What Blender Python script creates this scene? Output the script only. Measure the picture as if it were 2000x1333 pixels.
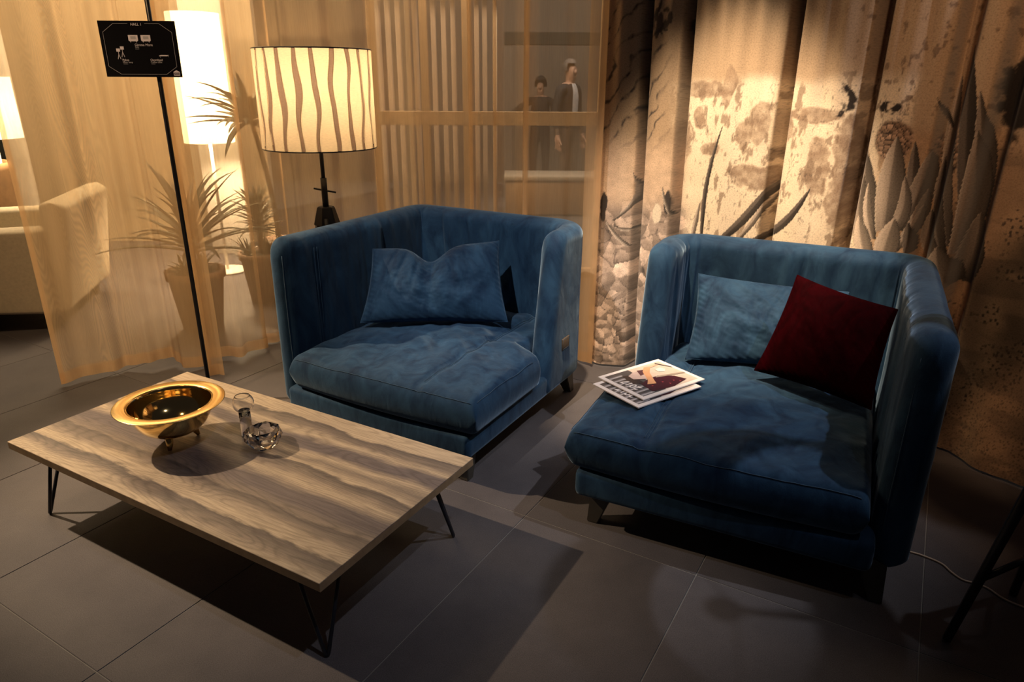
import bpy, bmesh, math, random
import numpy as np
from mathutils import Vector, Matrix

for _o in list(bpy.data.objects):
    bpy.data.objects.remove(_o, do_unlink=True)
scn = bpy.context.scene
COL = scn.collection
random.seed(7)
RNG = np.random.RandomState(11)

# ------------------------------------------------------------------ camera
CAM_F, CAM_PITCH, CAM_ROLL, CAM_H = 1360.5, 0.35963, 0.0057, 1.5
_c, _s = math.cos(CAM_PITCH), math.sin(CAM_PITCH)
_F = np.array([0, _c, -_s]); _R0 = np.array([1.0, 0, 0]); _U0 = np.array([0, _s, _c])
_R = math.cos(CAM_ROLL) * _R0 + math.sin(CAM_ROLL) * _U0
_U = -math.sin(CAM_ROLL) * _R0 + math.cos(CAM_ROLL) * _U0
EYE = np.array([0, 0, CAM_H])
cam = bpy.data.cameras.new('camera')
cam.sensor_width = 36.0
cam.lens = CAM_F / 2000 * 36
camo = bpy.data.objects.new('camera', cam)
COL.objects.link(camo)
camo.matrix_world = Matrix(((_R[0], _U[0], -_F[0], 0), (_R[1], _U[1], -_F[1], 0), (_R[2], _U[2], -_F[2], CAM_H), (0, 0, 0, 1)))
scn.camera = camo

# ------------------------------------------------------------------ world, lights, exposure
scn.view_settings.view_transform = 'Standard'
scn.view_settings.look = 'None'
scn.view_settings.exposure = 0.0
scn.view_settings.gamma = 1.0
scn.view_settings.use_curve_mapping = False
w = bpy.data.worlds.new('hall_ambient')
scn.world = w
w.use_nodes = True
w.node_tree.nodes['Background'].inputs[0].default_value = (0.30, 0.27, 0.30, 1)
w.node_tree.nodes['Background'].inputs[1].default_value = 0.045


def spot(name, loc, target, energy, color, angle, blend=0.4, radius=0.05):
    l = bpy.data.lights.new(name, 'SPOT')
    l.energy = energy; l.color = color; l.spot_size = math.radians(angle); l.spot_blend = blend
    l.shadow_soft_size = radius
    o = bpy.data.objects.new(name, l)
    COL.objects.link(o)
    o.location = loc
    o.rotation_euler = (Vector(target) - Vector(loc)).to_track_quat('-Z', 'Y').to_euler()
    return o


WARM = (1.0, 0.66, 0.36)
COOL = (0.86, 0.90, 1.0)
# track spots of the hall ceiling; sheer and partition get added fill
spot('spot_table', (-3.75, 2.95, 3.25), (-1.20, 2.52, 0.3), 900, (1.0, 0.72, 0.45), 34, 0.75, 0.03)
spot('spot_first_seat', (-1.5, 0.5, 4.6), (0.0, 3.32, 0.55), 640, (1.0, 0.93, 0.87), 23, 0.8, 0.04)
spot('spot_seats', (2.95, 1.35, 5.5), (0.66, 2.55, 0.4), 470, (0.95, 0.95, 1.0), 26, 0.9, 0.04)
spot('spot_front', (1.4, 0.3, 5.2), (-0.30, 1.80, 0.2), 170, (0.90, 0.90, 1.0), 34, 1.0, 0.05)
spot('spot_print', (0.05, 2.35, 3.6), (1.04, 3.20, 0.22), 900, (1.0, 0.74, 0.48), 33, 0.6, 0.04)
spot('spot_print_wide', (0.7, 0.5, 4.2), (1.85, 2.7, 0.9), 210, (1.0, 0.58, 0.31), 36, 0.9, 0.1)
spot('fill_sheer', (-2.3, 1.5, 3.8), (-1.85, 3.6, 0.7), 240, (1.0, 0.64, 0.32), 54, 0.9, 0.1)  # added fill, brightens the sheers from the front
spot('fill_partition', (-0.2, 4.75, 3.3), (0.0, 5.6, 1.3), 130, (1.0, 0.70, 0.42), 100, 0.9, 0.1)  # added fill so the partition shows through the sheer


def area(name, loc, target, energy, color, sx_, sy_):
    l = bpy.data.lights.new(name, 'AREA'); l.shape = 'RECTANGLE'; l.size = sx_; l.size_y = sy_
    l.energy = energy; l.color = color
    o = bpy.data.objects.new(name, l); COL.objects.link(o); o.location = loc
    o.rotation_euler = (Vector(target) - Vector(loc)).to_track_quat('-Z', 'Y').to_euler()
    return o


# unseen area lights added to brighten the hall beyond the curtains
area('hall_fill', (0.6, 8.0, 4.2), (0.6, 8.2, 0.0), 130, (1.0, 0.86, 0.70), 4.0, 2.5)
area('hall_fill_left', (-3.0, 5.3, 3.6), (-2.8, 6.0, 0.6), 150, (1.0, 0.74, 0.44), 2.5, 1.5)  # added fill behind the left sheer


# ------------------------------------------------------------------ helpers
def at(px, py, Y):
    """point on the plane y=Y seen at photo pixel"""
    d = _F + (px - 1000) / CAM_F * _R - (py - 666.5) / CAM_F * _U
    t = Y / d[1]
    return EYE + t * d


def atz(px, py, z):
    d = _F + (px - 1000) / CAM_F * _R - (py - 666.5) / CAM_F * _U
    t = (z - CAM_H) / d[2]
    return EYE + t * d


def link(name, me, mats, parent=None, smooth=False):
    o = bpy.data.objects.new(name, me)
    COL.objects.link(o)
    if not isinstance(mats, (list, tuple)):
        mats = [mats]
    for m in mats:
        me.materials.append(m)
    if parent is not None:
        o.parent = parent
    if smooth:
        me.polygons.foreach_set('use_smooth', np.ones(len(me.polygons), dtype=bool))
    return o


def mesh(name, verts, faces, mats, parent=None, smooth=False):
    me = bpy.data.meshes.new(name)
    me.from_pydata([tuple(map(float, v)) for v in verts], [], [tuple(f) for f in faces])
    me.update()
    return link(name, me, mats, parent, smooth)


def empty(name, loc=(0, 0, 0), rz=0.0):
    o = bpy.data.objects.new(name, None)
    COL.objects.link(o)
    o.location = loc
    o.rotation_euler = (0, 0, rz)
    o.empty_display_size = 0.1
    return o


def tag(o, label, cat=None, group=None, kind=None):
    if label: o['label'] = label
    if cat: o['category'] = cat
    if group: o['group'] = group
    if kind: o['kind'] = kind
    return o


def bm_obj(name, bm, mats, parent=None, smooth=False):
    me = bpy.data.meshes.new(name)
    bmesh.ops.recalc_face_normals(bm, faces=bm.faces)
    bm.to_mesh(me); bm.free()
    return link(name, me, mats, parent, smooth)


def box(name, c, size, mat, parent=None, bevel=0.0, seg=2, rz=0.0, smooth=None):
    bm = bmesh.new()
    bmesh.ops.create_cube(bm, size=1.0)
    bmesh.ops.scale(bm, vec=size, verts=bm.verts)
    if bevel > 0:
        bmesh.ops.bevel(bm, geom=bm.edges[:], offset=bevel, segments=seg, profile=0.5, affect='EDGES')
    if rz:
        bmesh.ops.rotate(bm, verts=bm.verts, cent=(0, 0, 0), matrix=Matrix.Rotation(rz, 3, 'Z'))
    bmesh.ops.translate(bm, vec=c, verts=bm.verts)
    return bm_obj(name, bm, mat, parent, bevel > 0 if smooth is None else smooth)


def prism(name, poly_bot, poly_top, mat, parent=None, bevel=0.0):
    n = len(poly_bot)
    bm = bmesh.new()
    vb = [bm.verts.new(p) for p in poly_bot]; vt = [bm.verts.new(p) for p in poly_top]
    bm.faces.new(vb[::-1]); bm.faces.new(vt)
    for i in range(n):
        bm.faces.new((vb[i], vb[(i + 1) % n], vt[(i + 1) % n], vt[i]))
    if bevel:
        bmesh.ops.bevel(bm, geom=bm.edges[:], offset=bevel, segments=2, affect='EDGES')
    return bm_obj(name, bm, mat, parent)


def tube_data(path, rad, n=10, closed=False):
    path = [Vector(p) for p in path]
    m = len(path)
    rads = rad if isinstance(rad, (list, tuple, np.ndarray)) else [rad] * m
    verts, faces = [], []
    up = None
    for i in range(m):
        if closed:
            t = (path[(i + 1) % m] - path[i - 1]).normalized()
        else:
            t = (path[min(i + 1, m - 1)] - path[max(i - 1, 0)]).normalized()
        if up is None:
            a = Vector((0, 0, 1)) if abs(t.z) < 0.9 else Vector((1, 0, 0))
            up = (a - t * a.dot(t)).normalized()
        else:
            up = (up - t * up.dot(t)).normalized()
        side = t.cross(up)
        for k in range(n):
            a = 2 * math.pi * k / n
            verts.append(path[i] + (up * math.cos(a) + side * math.sin(a)) * rads[i])
    for i in range(m if closed else m - 1):
        j = (i + 1) % m
        for k in range(n):
            k2 = (k + 1) % n
            faces.append((i * n + k, i * n + k2, j * n + k2, j * n + k))
    if not closed:
        faces.append(tuple(range(n - 1, -1, -1)))
        faces.append(tuple((m - 1) * n + k for k in range(n)))
    return verts, faces


def tube(name, path, rad, mat, parent=None, n=10, closed=False):
    v, f = tube_data(path, rad, n, closed)
    return mesh(name, v, f, mat, parent, True)


def lathe(name, prof, mat, parent=None, n=48, c=(0, 0, 0), smooth=True, closed=False):
    verts, faces = [], []
    m = len(prof)
    for (r, z) in prof:
        for k in range(n):
            a = 2 * math.pi * k / n
            verts.append((c[0] + r * math.cos(a), c[1] + r * math.sin(a), c[2] + z))
    for i in range(m if closed else m - 1):
        j = (i + 1) % m
        for k in range(n):
            k2 = (k + 1) % n
            faces.append((i * n + k, i * n + k2, j * n + k2, j * n + k))
    bm = bmesh.new()
    me0 = bpy.data.meshes.new('t'); me0.from_pydata(verts, [], faces); bm.from_mesh(me0); bpy.data.meshes.remove(me0)
    bmesh.ops.remove_doubles(bm, verts=bm.verts, dist=1e-6)
    return bm_obj(name, bm, mat, parent, smooth)


def grid_mesh(name, P, mat, parent=None, flip=False, attr=None):
    """P [n,m,3] open grid -> mesh, fast"""
    n, m = P.shape[:2]
    me = bpy.data.meshes.new(name)
    idx = np.arange(n * m).reshape(n, m)
    q = np.stack([idx[:-1, :-1], idx[1:, :-1], idx[1:, 1:], idx[:-1, 1:]], -1).reshape(-1, 4)
    if flip: q = q[:, ::-1]
    me.vertices.add(n * m); me.vertices.foreach_set('co', P.reshape(-1).astype(np.float32))
    me.loops.add(q.size); me.loops.foreach_set('vertex_index', q.reshape(-1).astype(np.int32))
    me.polygons.add(len(q)); me.polygons.foreach_set('loop_start', np.arange(0, q.size, 4, dtype=np.int32))
    me.update(calc_edges=True)
    if attr is not None:
        for k, (typ, arr) in attr.items():
            a = me.attributes.new(k, typ, 'POINT')
            a.data.foreach_set('color' if typ.endswith('COLOR') else ('vector' if typ == 'FLOAT_VECTOR' else 'value'), arr.reshape(-1).astype(np.float32))
    return link(name, me, mat, parent, True)


def slab(name, C, N, wt, wb, mat, parent=None):
    """closed body: grid centre C[n,m,3], unit normals N, half thickness up wt / down wb (0 on the border)"""
    n, m = C.shape[:2]
    T = C + N * wt[..., None]; B = C - N * wb[..., None]
    verts = np.concatenate([T.reshape(-1, 3), B.reshape(-1, 3)])
    it = np.arange(n * m).reshape(n, m); ib = it + n * m
    ib = ib.copy()
    ib[0] = it[0]; ib[-1] = it[-1]; ib[:, 0] = it[:, 0]; ib[:, -1] = it[:, -1]
    qt = np.stack([it[:-1, :-1], it[1:, :-1], it[1:, 1:], it[:-1, 1:]], -1).reshape(-1, 4)
    qb = np.stack([ib[:-1, :-1], ib[:-1, 1:], ib[1:, 1:], ib[1:, :-1]], -1).reshape(-1, 4)
    q = np.concatenate([qt, qb])
    used = np.unique(q); remap = -np.ones(len(verts), int); remap[used] = np.arange(len(used))
    me = bpy.data.meshes.new(name)
    v = verts[used]; q = remap[q]
    me.vertices.add(len(v)); me.vertices.foreach_set('co', v.reshape(-1).astype(np.float32))
    me.loops.add(q.size); me.loops.foreach_set('vertex_index', q.reshape(-1).astype(np.int32))
    me.polygons.add(len(q)); me.polygons.foreach_set('loop_start', np.arange(0, q.size, 4, dtype=np.int32))
    me.update(calc_edges=True)
    bm = bmesh.new(); bm.from_mesh(me)
    bmesh.ops.recalc_face_normals(bm, faces=bm.faces)
    bm.to_mesh(me); bm.free()
    return link(name, me, mat, parent, True)


def prof(d, R, pw=2.0):
    x = np.clip(1 - d / R, 0, 1)
    return np.sqrt(np.clip(1 - x ** pw, 0, 1))


def ease(n, R, L):
    """parameters 0..L with dense samples inside R of both ends"""
    k = max(6, n // 6)
    a = R * (1 - np.cos(np.linspace(0, math.pi / 2, k)))
    mid = np.linspace(R, L - R, n - 2 * k + 2)[1:-1]
    return np.concatenate([a, mid, L - a[::-1]])


def hash2(ix, iy, seed):
    h = (ix.astype(np.int64) * 374761393 + iy.astype(np.int64) * 668265263 + seed * 974634757) & 0xffffffff
    h = ((h ^ (h >> 13)) * 1274126177) & 0xffffffff
    return ((h ^ (h >> 16)) & 0xffff) / 65535.0


def vnoise(x, y, seed=0):
    ix = np.floor(x).astype(np.int64); iy = np.floor(y).astype(np.int64)
    fx = x - ix; fy = y - iy
    fx = fx * fx * (3 - 2 * fx); fy = fy * fy * (3 - 2 * fy)
    a = hash2(ix, iy, seed); b = hash2(ix + 1, iy, seed); c = hash2(ix, iy + 1, seed); d = hash2(ix + 1, iy + 1, seed)
    return (a * (1 - fx) + b * fx) * (1 - fy) + (c * (1 - fx) + d * fx) * fy


def fbm(x, y, seed=0, oct=4, gain=0.5):
    t = 0; a = 1.0; s = 0
    for i in range(oct):
        t = t + a * vnoise(x * 2 ** i, y * 2 ** i, seed + i * 17); s += a; a *= gain
    return t / s


def cells(x, y, seed=0):
    """Worley: distance to nearest, gap between the two nearest, cell value"""
    ix = np.floor(x).astype(np.int64); iy = np.floor(y).astype(np.int64)
    d1 = np.full(x.shape, 9.0); d2 = np.full(x.shape, 9.0); cv = np.zeros(x.shape); dx1 = np.zeros(x.shape); dy1 = np.zeros(x.shape)
    for i in (-1, 0, 1):
        for j in (-1, 0, 1):
            px = ix + i + hash2(ix + i, iy + j, seed); py = iy + j + hash2(ix + i, iy + j, seed + 5)
            d = np.hypot(px - x, py - y); v = hash2(ix + i, iy + j, seed + 9)
            new = d < d1
            d2 = np.where(new, d1, np.minimum(d2, d))
            dx1 = np.where(new, x - px, dx1); dy1 = np.where(new, y - py, dy1)
            cv = np.where(new, v, cv); d1 = np.where(new, d, d1)
    return d1, d2 - d1, cv, dx1, dy1


# ------------------------------------------------------------------ materials
def newmat(name):
    m = bpy.data.materials.new(name); m.use_nodes = True
    nt = m.node_tree
    return m, nt, nt.nodes['Principled BSDF'], nt.nodes['Material Output']


def nd(nt, typ, **kw):
    n = nt.nodes.new(typ)
    for k, v in kw.items():
        if k == 'ins':
            for a, b in v.items(): n.inputs[a].default_value = b
        else:
            setattr(n, k, v)
    return n


def ramp(nt, fac, stops, interp='LINEAR'):
    r = nt.nodes.new('ShaderNodeValToRGB')
    r.color_ramp.interpolation = interp
    e = r.color_ramp.elements
    while len(e) < len(stops): e.new(0.5)
    for el, (p, c) in zip(e, stops):
        el.position = p; el.color = (*c, 1) if len(c) == 3 else c
    nt.links.new(fac, r.inputs[0])
    return r.outputs[0]


def simple(name, col, rough=0.5, metal=0.0, var=0.0, scale=20.0, bump=0.0, bscale=200.0, **kw):
    m, nt, b, out = newmat(name)
    b.inputs['Base Color'].default_value = (*col, 1)
    b.inputs['Roughness'].default_value = rough
    b.inputs['Metallic'].default_value = metal
    for k, v in kw.items(): b.inputs[k].default_value = v
    tc = nd(nt, 'ShaderNodeTexCoord')
    if var > 0:
        n = nd(nt, 'ShaderNodeTexNoise', ins={'Scale': scale, 'Detail': 4.0})
        nt.links.new(tc.outputs['Object'], n.inputs['Vector'])
        lo = tuple(c * (1 - var) for c in col); hi = tuple(min(1, c * (1 + var)) for c in col)
        nt.links.new(ramp(nt, n.outputs['Fac'], [(0.3, lo), (0.7, hi)]), b.inputs['Base Color'])
    if bump > 0:
        n2 = nd(nt, 'ShaderNodeTexNoise', ins={'Scale': bscale, 'Detail': 3.0})
        nt.links.new(tc.outputs['Object'], n2.inputs['Vector'])
        bp = nd(nt, 'ShaderNodeBump', ins={'Strength': bump, 'Distance': 0.002})
        nt.links.new(n2.outputs['Fac'], bp.inputs['Height']); nt.links.new(bp.outputs[0], b.inputs['Normal'])
    return m


def velvet(name, lo, hi, sheen_col, sheen=1.0, rough=0.75):
    m, nt, b, out = newmat(name)
    tc = nd(nt, 'ShaderNodeTexCoord')
    mp = nd(nt, 'ShaderNodeMapping', ins={'Scale': (1.0, 1.0, 0.45)})
    nt.links.new(tc.outputs['Object'], mp.inputs['Vector'])
    n = nd(nt, 'ShaderNodeTexNoise', ins={'Scale': 9.0, 'Detail': 5.0, 'Roughness': 0.6, 'Distortion': 1.2})
    nt.links.new(mp.outputs[0], n.inputs['Vector'])
    nt.links.new(ramp(nt, n.outputs['Fac'], [(0.32, lo), (0.72, hi)]), b.inputs['Base Color'])
    b.inputs['Roughness'].default_value = rough
    b.inputs['Specular IOR Level'].default_value = 0.15
    b.inputs['Sheen Weight'].default_value = sheen
    b.inputs['Sheen Roughness'].default_value = 0.35
    b.inputs['Sheen Tint'].default_value = (*sheen_col, 1)
    n2 = nd(nt, 'ShaderNodeTexNoise', ins={'Scale': 28.0, 'Detail': 4.0, 'Distortion': 0.8})
    nt.links.new(mp.outputs[0], n2.inputs['Vector'])
    n3 = nd(nt, 'ShaderNodeTexNoise', ins={'Scale': 500.0, 'Detail': 2.0})
    nt.links.new(tc.outputs['Object'], n3.inputs['Vector'])
    b1 = nd(nt, 'ShaderNodeBump', ins={'Strength': 0.30, 'Distance': 0.005})
    nt.links.new(n2.outputs['Fac'], b1.inputs['Height'])
    b2 = nd(nt, 'ShaderNodeBump', ins={'Strength': 0.25, 'Distance': 0.001})
    nt.links.new(n3.outputs['Fac'], b2.inputs['Height']); nt.links.new(b1.outputs[0], b2.inputs['Normal'])
    nt.links.new(b2.outputs[0], b.inputs['Normal'])
    return m


def sheer_mat(name, col, opac, trans=0.5, grain=False):
    m, nt, b, out = newmat(name)
    nt.nodes.remove(b)
    dif = nd(nt, 'ShaderNodeBsdfDiffuse', ins={'Color': (*col, 1)})
    trl = nd(nt, 'ShaderNodeBsdfTranslucent', ins={'Color': (*col, 1)})
    mx = nd(nt, 'ShaderNodeMixShader', ins={0: trans})
    nt.links.new(dif.outputs[0], mx.inputs[1]); nt.links.new(trl.outputs[0], mx.inputs[2])
    tr = nd(nt, 'ShaderNodeBsdfTransparent', ins={'Color': (1.0, 0.95, 0.88, 1)})
    fin = nd(nt, 'ShaderNodeMixShader', ins={0: opac})
    nt.links.new(tr.outputs[0], fin.inputs[1]); nt.links.new(mx.outputs[0], fin.inputs[2])
    at_ = nd(nt, 'ShaderNodeAttribute', attribute_name='suv')
    # woven slubs
    mp = nd(nt, 'ShaderNodeMapping', ins={'Scale': (180.0, 7.0, 1.0)})
    nt.links.new(at_.outputs['Vector'], mp.inputs['Vector'])
    n = nd(nt, 'ShaderNodeTexNoise', ins={'Scale': 1.0, 'Detail': 3.0})
    nt.links.new(mp.outputs[0], n.inputs['Vector'])
    r = nd(nt, 'ShaderNodeMapRange', ins={1: 0.3, 2: 0.7, 3: opac - 0.022, 4: opac + 0.022})
    nt.links.new(n.outputs['Fac'], r.inputs[0])
    fac = r.outputs[0]
    if grain:
        # burnt-out wood grain running down the cloth in two columns
        sep = nd(nt, 'ShaderNodeSeparateXYZ'); nt.links.new(at_.outputs['Vector'], sep.inputs[0])
        mp2 = nd(nt, 'ShaderNodeMapping', ins={'Scale': (7.0, 0.75, 1.0)})
        nt.links.new(at_.outputs['Vector'], mp2.inputs['Vector'])
        ctr = nd(nt, 'ShaderNodeTexNoise', ins={'Scale': 1.0, 'Detail': 1.5, 'Roughness': 0.4})
        nt.links.new(mp2.outputs[0], ctr.inputs['Vector'])
        mm = nd(nt, 'ShaderNodeMath', operation='MULTIPLY', ins={1: 420.0}); nt.links.new(ctr.outputs['Fac'], mm.inputs[0])
        wv = nd(nt, 'ShaderNodeMath', operation='SINE'); nt.links.new(mm.outputs[0], wv.inputs[0])
        mask = ramp(nt, sep.outputs[0], [(0.0, (0.55,) * 3), (0.035, (0.4,) * 3), (0.10, (0.0,) * 3), (0.15, (0.15,) * 3), (0.24, (1.0,) * 3), (0.34, (0.7,) * 3), (0.42, (0.0,) * 3)])
        mu = nd(nt, 'ShaderNodeMath', operation='MULTIPLY'); nt.links.new(wv.outputs[0], mu.inputs[0]); nt.links.new(mask, mu.inputs[1])
        mu2 = nd(nt, 'ShaderNodeMath', operation='MULTIPLY', ins={1: -0.10}); nt.links.new(mu.outputs[0], mu2.inputs[0])
        ad = nd(nt, 'ShaderNodeMath', operation='ADD'); nt.links.new(mu2.outputs[0], ad.inputs[0]); nt.links.new(fac, ad.inputs[1])
        fac = ad.outputs[0]
    nt.links.new(fac, fin.inputs[0])
    nt.links.new(fin.outputs[0], out.inputs[0])
    return m


def cloth_light(name, col, trans=0.6, emit=None, estr=0.0):
    m, nt, b, out = newmat(name)
    nt.nodes.remove(b)
    tc = nd(nt, 'ShaderNodeTexCoord')
    mp = nd(nt, 'ShaderNodeMapping', ins={'Scale': (60.0, 60.0, 300.0)})
    nt.links.new(tc.outputs['Object'], mp.inputs['Vector'])
    n = nd(nt, 'ShaderNodeTexNoise', ins={'Scale': 1.0, 'Detail': 3.0}); nt.links.new(mp.outputs[0], n.inputs['Vector'])
    c = ramp(nt, n.outputs['Fac'], [(0.3, tuple(x * 0.86 for x in col)), (0.7, col)])
    dif = nd(nt, 'ShaderNodeBsdfDiffuse'); trl = nd(nt, 'ShaderNodeBsdfTranslucent')
    nt.links.new(c, dif.inputs[0]); nt.links.new(c, trl.inputs[0])
    mx = nd(nt, 'ShaderNodeMixShader', ins={0: trans})
    nt.links.new(dif.outputs[0], mx.inputs[1]); nt.links.new(trl.outputs[0], mx.inputs[2])
    last = mx.outputs[0]
    if emit:
        em = nd(nt, 'ShaderNodeEmission', ins={0: (*emit, 1), 1: estr})
        ad = nd(nt, 'ShaderNodeAddShader'); nt.links.new(last, ad.inputs[0]); nt.links.new(em.outputs[0], ad.inputs[1]); last = ad.outputs[0]
    nt.links.new(last, out.inputs[0])
    return m


def glass(name, col=(1, 1, 1), rough=0.0):
    m, nt, b, out = newmat(name)
    b.inputs['Base Color'].default_value = (*col, 1); b.inputs['Roughness'].default_value = rough
    b.inputs['Transmission Weight'].default_value = 1.0; b.inputs['IOR'].default_value = 1.5
    return m


def tile_mat():
    m, nt, b, out = newmat('grey_stoneware')
    tc = nd(nt, 'ShaderNodeTexCoord'); geo = nd(nt, 'ShaderNodeNewGeometry'); oi = nd(nt, 'ShaderNodeObjectInfo')
    n = nd(nt, 'ShaderNodeTexNoise', ins={'Scale': 3.5, 'Detail': 6.0, 'Roughness': 0.65})
    nt.links.new(geo.outputs['Position'], n.inputs['Vector'])
    n2 = nd(nt, 'ShaderNodeTexNoise', ins={'Scale': 420.0, 'Detail': 2.0})
    nt.links.new(geo.outputs['Position'], n2.inputs['Vector'])
    c = ramp(nt, n.outputs['Fac'], [(0.3, (0.070, 0.064, 0.069)), (0.7, (0.098, 0.089, 0.093))])
    g = ramp(nt, n2.outputs['Fac'], [(0.35, (0.72,) * 3), (0.65, (1.25,) * 3)])
    mu = nd(nt, 'ShaderNodeMix', data_type='RGBA', blend_type='MULTIPLY', ins={0: 1.0})
    nt.links.new(c, mu.inputs[6]); nt.links.new(g, mu.inputs[7])
    # tiny variation from tile to tile and pale scuffs
    r = nd(nt, 'ShaderNodeMapRange', ins={3: 0.92, 4: 1.08}); nt.links.new(oi.outputs['Random'], r.inputs[0])
    mu2 = nd(nt, 'ShaderNodeMix', data_type='RGBA', blend_type='MULTIPLY', ins={0: 1.0})
    nt.links.new(mu.outputs[2], mu2.inputs[6]); nt.links.new(r.outputs[0], mu2.inputs[7])
    n3 = nd(nt, 'ShaderNodeTexNoise', ins={'Scale': 9.0, 'Detail': 8.0, 'Roughness': 0.75})
    nt.links.new(geo.outputs['Position'], n3.inputs['Vector'])
    sc = ramp(nt, n3.outputs['Fac'], [(0.66, (0.0,) * 3), (0.78, (0.35,) * 3)])
    mu3 = nd(nt, 'ShaderNodeMix', data_type='RGBA', ins={7: (0.26, 0.25, 0.24, 1)})
    nt.links.new(sc, mu3.inputs[0]); nt.links.new(mu2.outputs[2], mu3.inputs[6])
    nt.links.new(mu3.outputs[2], b.inputs['Base Color'])
    b.inputs['Roughness'].default_value = 0.62
    b.inputs['Specular IOR Level'].default_value = 0.3
    bp = nd(nt, 'ShaderNodeBump', ins={'Strength': 0.3, 'Distance': 0.001})
    nt.links.new(n2.outputs['Fac'], bp.inputs['Height']); nt.links.new(bp.outputs[0], b.inputs['Normal'])
    return m


def wood_top_mat():
    m, nt, b, out = newmat('overdyed_ash')
    tc = nd(nt, 'ShaderNodeTexCoord')
    sep = nd(nt, 'ShaderNodeSeparateXYZ'); nt.links.new(tc.outputs['Object'], sep.inputs[0])
    # board coordinate 0..1 across the table with jagged grain offset
    mp = nd(nt, 'ShaderNodeMapping', ins={'Scale': (1.3, 4.5, 1.0)}); nt.links.new(tc.outputs['Object'], mp.inputs['Vector'])
    nz = nd(nt, 'ShaderNodeTexNoise', ins={'Scale': 1.7, 'Detail': 9.0, 'Roughness': 0.62}); nt.links.new(mp.outputs[0], nz.inputs['Vector'])
    v = nd(nt, 'ShaderNodeMapRange', ins={1: -0.36, 2: 0.36, 3: 0.0, 4: 1.0}); nt.links.new(sep.outputs[1], v.inputs[0])
    o1 = nd(nt, 'ShaderNodeMath', operation='MULTIPLY_ADD', ins={1: 0.18, 2: -0.09}); nt.links.new(nz.outputs['Fac'], o1.inputs[0])
    o2 = nd(nt, 'ShaderNodeMath', operation='ADD'); nt.links.new(v.outputs[0], o2.inputs[0]); nt.links.new(o1.outputs[0], o2.inputs[1])
    TAN = (0.43, 0.345, 0.250); MID = (0.210, 0.170, 0.140); DRK = (0.100, 0.082, 0.078); VIO = (0.120, 0.100, 0.106)
    band = ramp(nt, o2.outputs[0], [(0.0, TAN), (0.03, TAN), (0.07, MID), (0.115, DRK), (0.128, TAN), (0.17, TAN), (0.22, MID), (0.272, DRK), (0.285, MID), (0.34, VIO), (0.40, VIO), (0.455, TAN), (0.50, MID), (0.545, DRK), (0.557, TAN), (0.61, MID), (0.66, TAN), (0.70, VIO), (0.76, VIO), (0.80, TAN), (0.84, MID), (0.885, DRK), (0.897, TAN), (1.0, TAN)])
    # fine growth rings
    mp2 = nd(nt, 'ShaderNodeMapping', ins={'Scale': (0.8, 6.0, 1.0)}); nt.links.new(tc.outputs['Object'], mp2.inputs['Vector'])
    ctr = nd(nt, 'ShaderNodeTexNoise', ins={'Scale': 1.0, 'Detail': 2.0, 'Roughness': 0.45}); nt.links.new(mp2.outputs[0], ctr.inputs['Vector'])
    mm = nd(nt, 'ShaderNodeMath', operation='MULTIPLY', ins={1: 260.0}); nt.links.new(ctr.outputs['Fac'], mm.inputs[0])
    wv = nd(nt, 'ShaderNodeMath', operation='SINE'); nt.links.new(mm.outputs[0], wv.inputs[0])
    wr = nd(nt, 'ShaderNodeMapRange', ins={1: -1.0, 2: 1.0}); nt.links.new(wv.outputs[0], wr.inputs[0])
    gr = ramp(nt, wr.outputs[0], [(0.0, (0.74,) * 3), (0.35, (0.97,) * 3), (1.0, (1.04,) * 3)])
    mp3 = nd(nt, 'ShaderNodeMapping', ins={'Scale': (14.0, 330.0, 1.0)}); nt.links.new(tc.outputs['Object'], mp3.inputs['Vector'])
    fi = nd(nt, 'ShaderNodeTexNoise', ins={'Scale': 1.0, 'Detail': 3.0}); nt.links.new(mp3.outputs[0], fi.inputs['Vector'])
    fr = ramp(nt, fi.outputs['Fac'], [(0.35, (0.75,) * 3), (0.6, (1.06,) * 3)])
    a = nd(nt, 'ShaderNodeMix', data_type='RGBA', blend_type='MULTIPLY', ins={0: 0.85}); nt.links.new(band, a.inputs[6]); nt.links.new(gr, a.inputs[7])
    c = nd(nt, 'ShaderNodeMix', data_type='RGBA', blend_type='MULTIPLY', ins={0: 0.9}); nt.links.new(a.outputs[2], c.inputs[6]); nt.links.new(fr, c.inputs[7])
    nt.links.new(c.outputs[2], b.inputs['Base Color'])
    b.inputs['Roughness'].default_value = 0.42
    b.inputs['Specular IOR Level'].default_value = 0.35
    bp = nd(nt, 'ShaderNodeBump', ins={'Strength': 0.25, 'Distance': 0.0008}); nt.links.new(fi.outputs['Fac'], bp.inputs['Height']); nt.links.new(bp.outputs[0], b.inputs['Normal'])
    return m


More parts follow.
